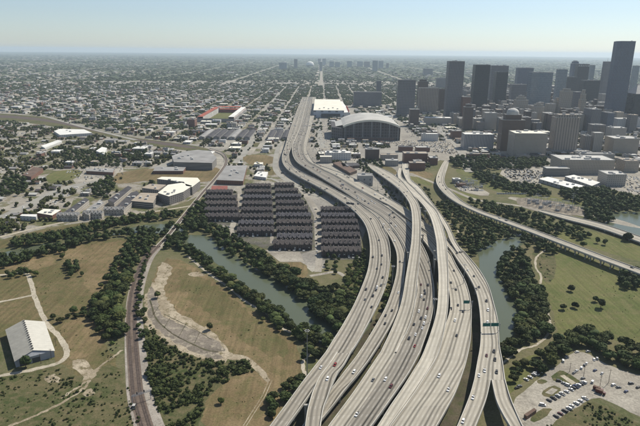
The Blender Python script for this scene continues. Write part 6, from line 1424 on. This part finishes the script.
for px, py, c, k, a in ((517, 388.5, K_, 'car', .4), (519.5, 387, 'grey', 'suv', .4), (563, 361.5, W_, 'van', 1.2), (566.5, 357, S_, 'car', .9), (574, 373.5, 'grey', 'car', .7), (576.5, 371.5, S_, 'car', .7), (581.5, 368.5, W_, 'suv', .9), (584.5, 365.5, 'grey', 'suv', .9), (586.5, 364, W_, 'car', .9), (595, 371, 'blue', 'car', .6), (602, 374, S_, 'car', .8), (592.5, 382.5, W_, 'van', .9), (594, 360, W_, 'car', 1.2), (597, 359, S_, 'suv', 1.2), (613.5, 385.5, W_, 'suv', .5), (616, 386.5, K_, 'car', .1), (618.5, 388, 'grey', 'car', .1), (626, 392, 'blue', 'car', .6), (631, 384, 'grey', 'suv', .2), (577, 352.5, W_, 'car', .4), (542.5, 405.5, W_, 'van', -.3), (559, 381.5, K_, 'suv', -.3), (568, 386, W_, 'van', -.7), (564, 384, S_, 'car', -.7), (583, 379, 'grey', 'car', .5), (580, 377.5, W_, 'car', .5), (638, 388, K_, 'car', .5), (588, 352, S_, 'car', .3)):
    p = g(px, py); car(p.x, p.y, .1, a, c, k, 'loose in the pale lot', 'cars in the parking lot')
p = g(98.5, 330.5); car(p.x, p.y, .1, 1.4, W_, 'van', 'parked at the tree line by the left field', 'vehicles near the rails')
p = g(134, 408); car(p.x, p.y, .3, 1.9, 'grey', 'pickup', 'on the ballast beside the rails', 'vehicles near the rails')
# drives by the townhouses
for (a, b_) in (((316, 205), (317, 262)), ((235, 205), (227, 236)), ((271, 195), (272, 238))):
    for k in range(12):
        t = rnd.random(); p = g(a[0] + (b_[0] - a[0]) * t + rnd.uniform(-1.5, 1.5), a[1] + (b_[1] - a[1]) * t); car(p.x, p.y, .16, rnd.choice((0, math.pi / 2)), rnd.choice(COLS), 'car', 'parked between the townhouse rows', 'cars at the townhouses lot')
# flowing traffic upstream
def traffic(key, s0, s1, n_):
    r = ROADS[key]; S = r['S'][-1]
    for _ in range(n_):
        s = rnd.uniform(s0, s1) * S; i = max(j for j in range(len(r['S'])) if r['S'][j] <= s); i = min(i, len(r['C']) - 2)
        W = r['W'][i]; nl = max(1, int((W - 3) / 3.7)); u = (1.6 + 3.7 * (rnd.randrange(nl) + .5)) / W; t = (s - r['S'][i]) / max(.01, r['S'][i + 1] - r['S'][i])
        p = r['L'][i].lerp(r['L'][i + 1], t).lerp(r['R'][i].lerp(r['R'][i + 1], t), min(.9, u)); px, py = proj(*p)
        if any((proj(a, b_, c)[0] - px) ** 2 + (proj(a, b_, c)[1] - py) ** 2 < 1.2 for a, b_, c in CARS_XY[-60:]): continue
        d = r['C'][i + 1] - r['C'][i]; p = Vector((p.x, p.y, r['C'][i].z))
        if NC[0] < 300 and p.y < 2050: car(p.x, p.y, p.z + .02, math.atan2(d.y, d.x), rnd.choice(COLS), rnd.choice(['car', 'car', 'suv', 'pickup', 'van']), WH[key], 'vehicles on the freeway')
        else: CC.append((p.x, p.y, rnd.choice((0, 0, 1, 2, 3)), math.atan2(d.y, d.x), p.z))
traffic('D', .62, .88, 46); traffic('E', .62, .8, 18); traffic('A', .60, .84, 26); traffic('D', .5, .62, 24); traffic('A', .5, .6, 14); traffic('D', .12, .55, 110); traffic('A', .12, .4, 70); traffic('E', .1, .45, 30)
traffic('C', .0, .5, 5); traffic('F2', 0, .5, 3); traffic('K', 0, 1, 4); traffic('B', .1, .4, 4); traffic('I', .05, .3, 3)
traffic('D', 0, .12, 80); traffic('A', 0, .12, 70); traffic('E', 0, .1, 15)
# the many small cars on far lots
for q_, n_, rz in (([(380, 140), (450, 141), (460, 156), (404, 148)], 500, 0), ([(504, 166), (545, 172), (540, 184), (505, 178)], 300, 1.2), ([(614, 174), (660, 180), (660, 200), (616, 188)], 170, 1.2), ([(66, 172), (122, 162), (124, 175), (76, 182)], 120, .9), ([(318, 146), (352, 147), (362, 158), (330, 162)], 90, 0), ([(545, 172), (600, 178), (600, 190), (560, 186)], 60, .8), ([(310, 120), (336, 122), (336, 144), (312, 146)], 120, 0), ([(402, 126), (445, 126), (450, 138), (410, 138)], 150, 0), ([(452, 184), (470, 186), (488, 192), (462, 191)], 20, .5), ([(-20, 222), (0, 216), (59, 190), (90, 181), (60, 193), (0, 221)], 25, .8), ([(40, 200), (74, 198), (70, 207), (36, 211)], 18, .8)):
    P = [(p.x, p.y) for p in (g(x, y) for x, y in q_)]; x0, x1 = min(p[0] for p in P), max(p[0] for p in P); y0, y1 = min(p[1] for p in P), max(p[1] for p in P)
    for _ in range(n_ * 2):
        x = x0 + rnd.randrange(max(1, int((x1 - x0) / 2.9))) * 2.9; y = y0 + rnd.randrange(max(1, int((y1 - y0) / 11))) * 11
        if inpoly(x, y, P) and not any(a - 2 < x < b_ + 2 and c - 2 < y < d + 2 for a, b_, c, d in OCC) and not on_road(x, y, 3): CC.append((x, y, rnd.choice((0, 0, 0, 1, 2, 2, 3)), math.pi / 2))
a = MB(); CP = [PAINT['white'], PAINT['black'], PAINT['silver'], PAINT['grey']]
for t in CC:
    z = t[4] if len(t) > 4 else .2; c = CP[t[2]]
    a.box(t[0], t[1], 4.6, 1.8, z + .25, z + .95, c, c, rz=t[3]); a.box(t[0], t[1], 2.4, 1.6, z + .95, z + 1.45, GLASS, c, rz=t[3])
o = a.build('distant_cars'); o['kind'] = 'stuff'

# ---------------------------------------------------------------- masts, signs, poles
def mast(px, py, h, label, group='tall light masts', z=0.0):
    p = g(px, py, z); r = empty('light_mast', p); tag(r, label, 'light mast', group)
    q = MB(); q.bar((0, 0, -z if z else 0), (0, 0, h), .42, MT['steel'], 8, .16); q.build('pole', r)
    q = MB(); 
    for k in range(12):
        a, b_ = k * math.pi / 6, (k + 1) * math.pi / 6; q.bar((1.6 * math.cos(a), 1.6 * math.sin(a), h - .3), (1.6 * math.cos(b_), 1.6 * math.sin(b_), h - .3), .12, MT['steel'], 4)
        if k % 3 == 0: q.bar((0, 0, h), (1.6 * math.cos(a), 1.6 * math.sin(a), h - .3), .08, MT['steel'], 4)
    q.build('ring', r)
    for k in range(6):
        a = k * math.pi / 3; q = MB(); q.box(1.9 * math.cos(a), 1.9 * math.sin(a), .8, .6, h - .75, h - .35, RM['pale'], RM['pale'], rz=a, bottom=True); q.build('lamp', r)
for px, py, h, lb in ((307, 377, 44, 'tall light mast beside the left ramp at the lower field'), (389, 233, 30, 'light mast standing among the middle carriageways'), (505.5, 330, 0, ''), (424, 232, 34, 'light mast near the middle flyover'), (462.5, 292, 34, 'light mast between the widest and the riverside roadway'), (392, 290, 30, 'light mast on the green verge of the left carriageways'),
                      (346, 214, 32, 'light mast at the corner of the townhouses'), (433, 330, 34, 'light mast in the gap beside the busiest carriageway'), (352, 172, 30, 'light mast beside the yard building'), (377.5, 196, 30, 'light mast behind the middle carriageways'), (309, 150, 30, 'light mast at the start of the freeway curve'), (283, 140, 30, 'light mast left of the straight freeway')):
    if h: mast(px, py, h, lb)
def wood_pole(px, py, h, label):
    p = g(px, py); r = empty('utility_pole', p, rnd.uniform(-.3, .3)); tag(r, label, 'utility pole', 'wooden utility poles')
    q = MB(); q.bar((0, 0, -.2), (0, 0, h), .2, MT['trunk'], 7, .14); q.build('pole', r)
    q = MB(); q.box(0, 0, 2.6, .16, h - 1.0, h - .8, MT['trunk'], bottom=True); q.build('crossarm', r)
for px, py, h, lb in ((608.5, 383, 13, 'wooden pole in the lot between two parked groups'), (599.5, 388.5, 12, 'wooden pole by the dark red trucks'), (569.5, 372, 9, 'wooden pole at the back corner of the island'), (583.5, 376.5, 10, 'wooden pole in the middle of the lot'), (41, 364, 10, 'wooden pole at the front of the barn'), (51.5, 359, 10, 'wooden pole at the barn\'s right corner'),
                      (640, 330, 11, 'wooden pole at the right edge of the meadow'), (56, 346, 8, 'wooden pole beside the barn\'s white roof')):
    wood_pole(px, py, h, lb)
def gantry(px, py, z, arm, w_, hgt, rz, label, n_=2, back=False):
    """post on the right with an arm over the road and n_ sign panels facing the camera side"""
    p = g(px, py, z); r = empty('overhead_sign', p, rz); tag(r, label, 'road sign', 'overhead road signs')
    q = MB(); q.bar((0, 0, -z), (0, 0, hgt), .35, MT['steel'], 8, .26); q.build('post', r)
    q = MB()
    for dz in (0, -1.1): q.bar((0, 0, hgt - .4 + dz), (-arm, 0, hgt - .4 + dz), .16, MT['steel'], 6)
    for k in range(int(arm / 1.5)): q.bar((-k * 1.5, 0, hgt - .4 - (k % 2) * 1.1), (-(k + 1) * 1.5, 0, hgt - .4 - ((k + 1) % 2) * 1.1), .07, MT['steel'], 4)
    q.build('arm', r)
    x = -arm
    for k in range(n_):
        q = MB(); q.box(x + w_ / 2, -.35, w_, .12, hgt - 3.0, hgt + .6, MT['sign_back' if back else 'sign_green'], bottom=True)
        pn = q.build('sign_panel', r)
        if not back:
            q = MB(); e = .09; X0, X1, Z0, Z1 = x + .12, x + w_ - .12, hgt - 2.88, hgt + .48
            for a, b_, c, d in ((X0, X1, Z0, Z0 + e), (X0, X1, Z1 - e, Z1), (X0, X0 + e, Z0, Z1), (X1 - e, X1, Z0, Z1)): q.face([(a, -.43, c), (b_, -.43, c), (b_, -.43, d), (a, -.43, d)], MT['sign_white'])
            q.build('border', pn)
            for (a, b_, c, d) in ((.2, .75, .62, .72), (.15, .85, .36, .46), (.42, .58, .1, .24)):
                q = MB(); q.face([(x + w_ * a, -.43, hgt - 3 + 3.6 * c), (x + w_ * b_, -.43, hgt - 3 + 3.6 * c), (x + w_ * b_, -.43, hgt - 3 + 3.6 * d), (x + w_ * a, -.43, hgt - 3 + 3.6 * d)], MT['sign_white'])
        x += w_ + .4
gantry(499.2, 331.5, 13, 16.5, 7.4, 8.6, 0.05, 'wide pair of green signs over the riverside roadway')
gantry(472, 308.5, 10.4, 9.5, 6.2, 8.6, 0.0, 'single green sign over the widest carriageway', 1)
gantry(355.5, 208, 10.4, 17, 7, 8, -.45, 'dark-backed signs over the outermost left carriageway', 2, True)
gantry(338, 203, 10.4, 8, 6, 8, -.45, 'single dark-backed sign left of the dark pair', 1, True)
gantry(285, 176.5, 0.3, 9, 8, 9, 0, 'dark sign above the frontage road at the curve', 1, True)
gantry(287, 157, 10.4, 8, 5, 7.5, 0, 'small dark sign at the split of the left carriageways', 1, True)
# signal bridge over the rails
a, b_ = g(132.5, 405, 0), g(151, 399, 0); o = (a + b_) / 2; r = empty('signal_bridge', o); tag(r, 'grey lattice signal bridge spanning both railway tracks', 'signal bridge')
for nm, p in (('post', a), ('post', b_)): q = MB(); q.bar(p, p + Vector((0, 0, 8)), .3, MT['steel'], 6); q.build(nm, r, o)
q = MB(); U = Vector((0, 0, 8))
for dz in (0, -1.2):
    for dy in (0, 1.2): q.bar(a + U + Vector((0, dy, dz)), b_ + U + Vector((0, dy, dz)), .13, MT['steel'], 4)
for k in range(12): q.bar(a.lerp(b_, k / 12) + U + Vector((0, 0, -(k % 2) * 1.2)), a.lerp(b_, (k + 1) / 12) + U + Vector((0, 0, -((k + 1) % 2) * 1.2)), .08, MT['steel'], 4)
q.build('truss', r, o)
for t in (.3, .68):
    q = MB(); p = a.lerp(b_, t); q.box(p.x, p.y - .5, .9, .5, 8.2, 10.2, MT['darksteel']); q.build('signal_head', r, o)
p = g(134, 407.5); r = empty('signal_cabinet', p); tag(r, 'small dark signal cabinet beside the tracks near the signal bridge', 'cabinet')
q = MB(); q.box(0, 0, 2.2, 3, 0, 2.4, MT['darksteel'], RM['pale']); q.build('case', r); q = MB(); q.box(0, -1.55, .9, .1, .2, 2.1, MT['steel']); q.build('door', r)
# transformer yards
def yard(poly, n_, h, label):
    P = [g(x, y) for x, y in poly]; o = sum(P, Vector()) / len(P); r = empty('transformer_yard', o); tag(r, label, 'substation'); pp = [(p.x, p.y) for p in P]; rr = random.Random(n_); c = 0
    while c < n_:
        x, y = rr.uniform(min(p[0] for p in pp), max(p[0] for p in pp)), rr.uniform(min(p[1] for p in pp), max(p[1] for p in pp))
        if not inpoly(x, y, pp): continue
        c += 1; q = MB(); L = rr.uniform(6, 12); hh = h * rr.uniform(.5, 1)
        if c % 3 == 0: q.box(x, y, rr.uniform(3, 6), rr.uniform(2, 4), 0.2, rr.uniform(2.5, 4.5), MT['steel'], RM['grey']); q.build('transformer', r, o); continue
        for s_ in (0, L): q.bar((x + s_, y, 0), (x + s_, y, hh), .22, MT['steel'], 4); q.bar((x + s_, y + 1.5, 0), (x + s_, y, hh), .15, MT['steel'], 4)
        q.bar((x - 1, y, hh), (x + L + 1, y, hh), .25, MT['steel'], 4); q.bar((x - 1, y, hh - 1.2), (x + L + 1, y, hh - 1.2), .15, MT['steel'], 4); q.build('frame', r, o)
yard([(459, 181), (472, 182), (484, 187), (480, 192), (462, 189)], 36, 11, 'dense steel transformer yard beside the start of the viaduct')
yard([(524, 199), (556, 203), (580, 210), (574, 213), (546, 211), (526, 205)], 48, 12, 'sparse transformer yard between the viaduct and the low bridge')
def pylon(px, py, h, label):
    p = g(px, py); r = empty('transmission_pole', p); tag(r, label, 'power pylon', 'transmission poles'); q = MB(); q.bar((0, 0, -.2), (0, 0, h), .5, MT['steel'], 6, .2); q.build('pole', r)
    for k in range(3): q = MB(); q.bar((-3.5, 0, h - 2 - k * 3.5), (3.5, 0, h - 2 - k * 3.5), .18, MT['steel'], 4); q.build('crossarm', r)
for px, py, h, lb in ((571.5, 210, 32, 'tall thin power pole in the sparse transformer yard'), (519, 192, 26, 'power pole at the left of the fenced strip'), (493, 186, 26, 'power pole beside the dense transformer yard'), (416, 168.5, 24, 'power pole in the dry grass by the red-brown buildings')): pylon(px, py, h, lb)
for xl, xr, yt, yb, f, rf, lb in ((452, 461, 179, 183.5, 'shed', 'white', 'low white-roofed hut at the transformer yard'), (456, 466, 184, 187, 'brick', 'brown', 'low brown-roofed hut before the transformer yard')):
    bld('utility_hut', xl, xr, yt, yb, 12, f, rf, lb, 'hut', None, 1, 0)
# small red-roofed building and dark red trucks by the lot
slanted('hut', [(524, 415), (534, 408.5), (536.5, 410.5), (527, 417)], 2.4, 'brick', 'brown', 'small red-brown hut on the grass strip at the bottom right', 'hut')
def truck(px, py, rz, col, lb):
    p = g(px, py); r = empty('truck', (p.x, p.y, .1), rz); tag(r, lb, 'truck', 'trucks in the lot'); q = MB(); q.box(-1.6, 0, 5.4, 2.4, .9, 3.3, PAINT[col], RM['white' if col == 'white' else 'brown']); q.build('cargo_box', r)
    q = MB(); q.box(2.3, 0, 1.9, 2.2, .6, 2.5, PAINT[col]); q.build('cab', r); q = MB(); q.box(3.27, 0, .06, 1.9, 1.5, 2.3, GLASS, bottom=True); q.build('windscreen', r)
    for x in (-3, 2.3):
        for s_ in (-1, 1): q = MB(); q.bar((x, s_ * .9, .5), (x, s_ * 1.25, .5), .5, TYRE, 10); q.build('wheel', r)
truck(601, 394, -.75, 'dark red', 'dark red truck parked at the edge of the scrub, nearer the camera'); truck(598.5, 391, -.75, 'dark red', 'dark red truck parked just behind its twin beside a wooden pole')
# long wall of white posts behind the viaduct
a, b_ = g(497, 194), g(548, 194.5); r = empty('low_wall', (a + b_) / 2); tag(r, 'long low pale wall with posts behind the transformer yard', 'wall'); o = (a + b_) / 2
q = MB(); d = b_ - a; q.box(o.x, o.y, d.length, .6, 0, 2.2, RM['pale'], rz=math.atan2(d.y, d.x)); q.build('panel', r, o)
for k in range(22): p = a.lerp(b_, k / 21); q = MB(); q.box(p.x, p.y - .7, 1.2, .7, 0, 3.4, RM['white']); q.build('post', r, o)
# fence along the lower right meadow path
a, b_ = g(541, 300), g(550, 327)


# ---------------------------------------------------------------- labels: ordinals for look-alikes, nearest first
from collections import defaultdict
bucket = defaultdict(list)
for o in REG: bucket[o['label']].append(o)
for lb, os_ in bucket.items():
    if len(os_) < 2: continue
    os_.sort(key=lambda o: o.matrix_basis.translation.y)
    for i, o in enumerate(os_):
        w_ = 'nearest such' if i == 0 else ordinal(i + 1) + ' nearest such'
        o['label'] = lb + ', ' + w_
for o in list(C.objects):
    if '_skip' in o: del o['_skip']

# ---------------------------------------------------------------- haze
hm = bpy.data.materials.new('haze'); hm.use_nodes = True; n = hm.node_tree.nodes; l = hm.node_tree.links
n.remove(n['Principled BSDF']); pv = n.new('ShaderNodeVolumePrincipled')
pv.inputs['Color'].default_value = (0.70, 0.83, 0.95, 1); pv.inputs['Density'].default_value = 0.000038; pv.inputs['Anisotropy'].default_value = 0.25
l.new(pv.outputs[0], n['Material Output'].inputs['Volume'])
q = MB(); q.box(0, 0, 98400, 98400, -1.0, 335.0, hm, bottom=True)
hz = q.build('haze'); hz['kind'] = 'stuff'
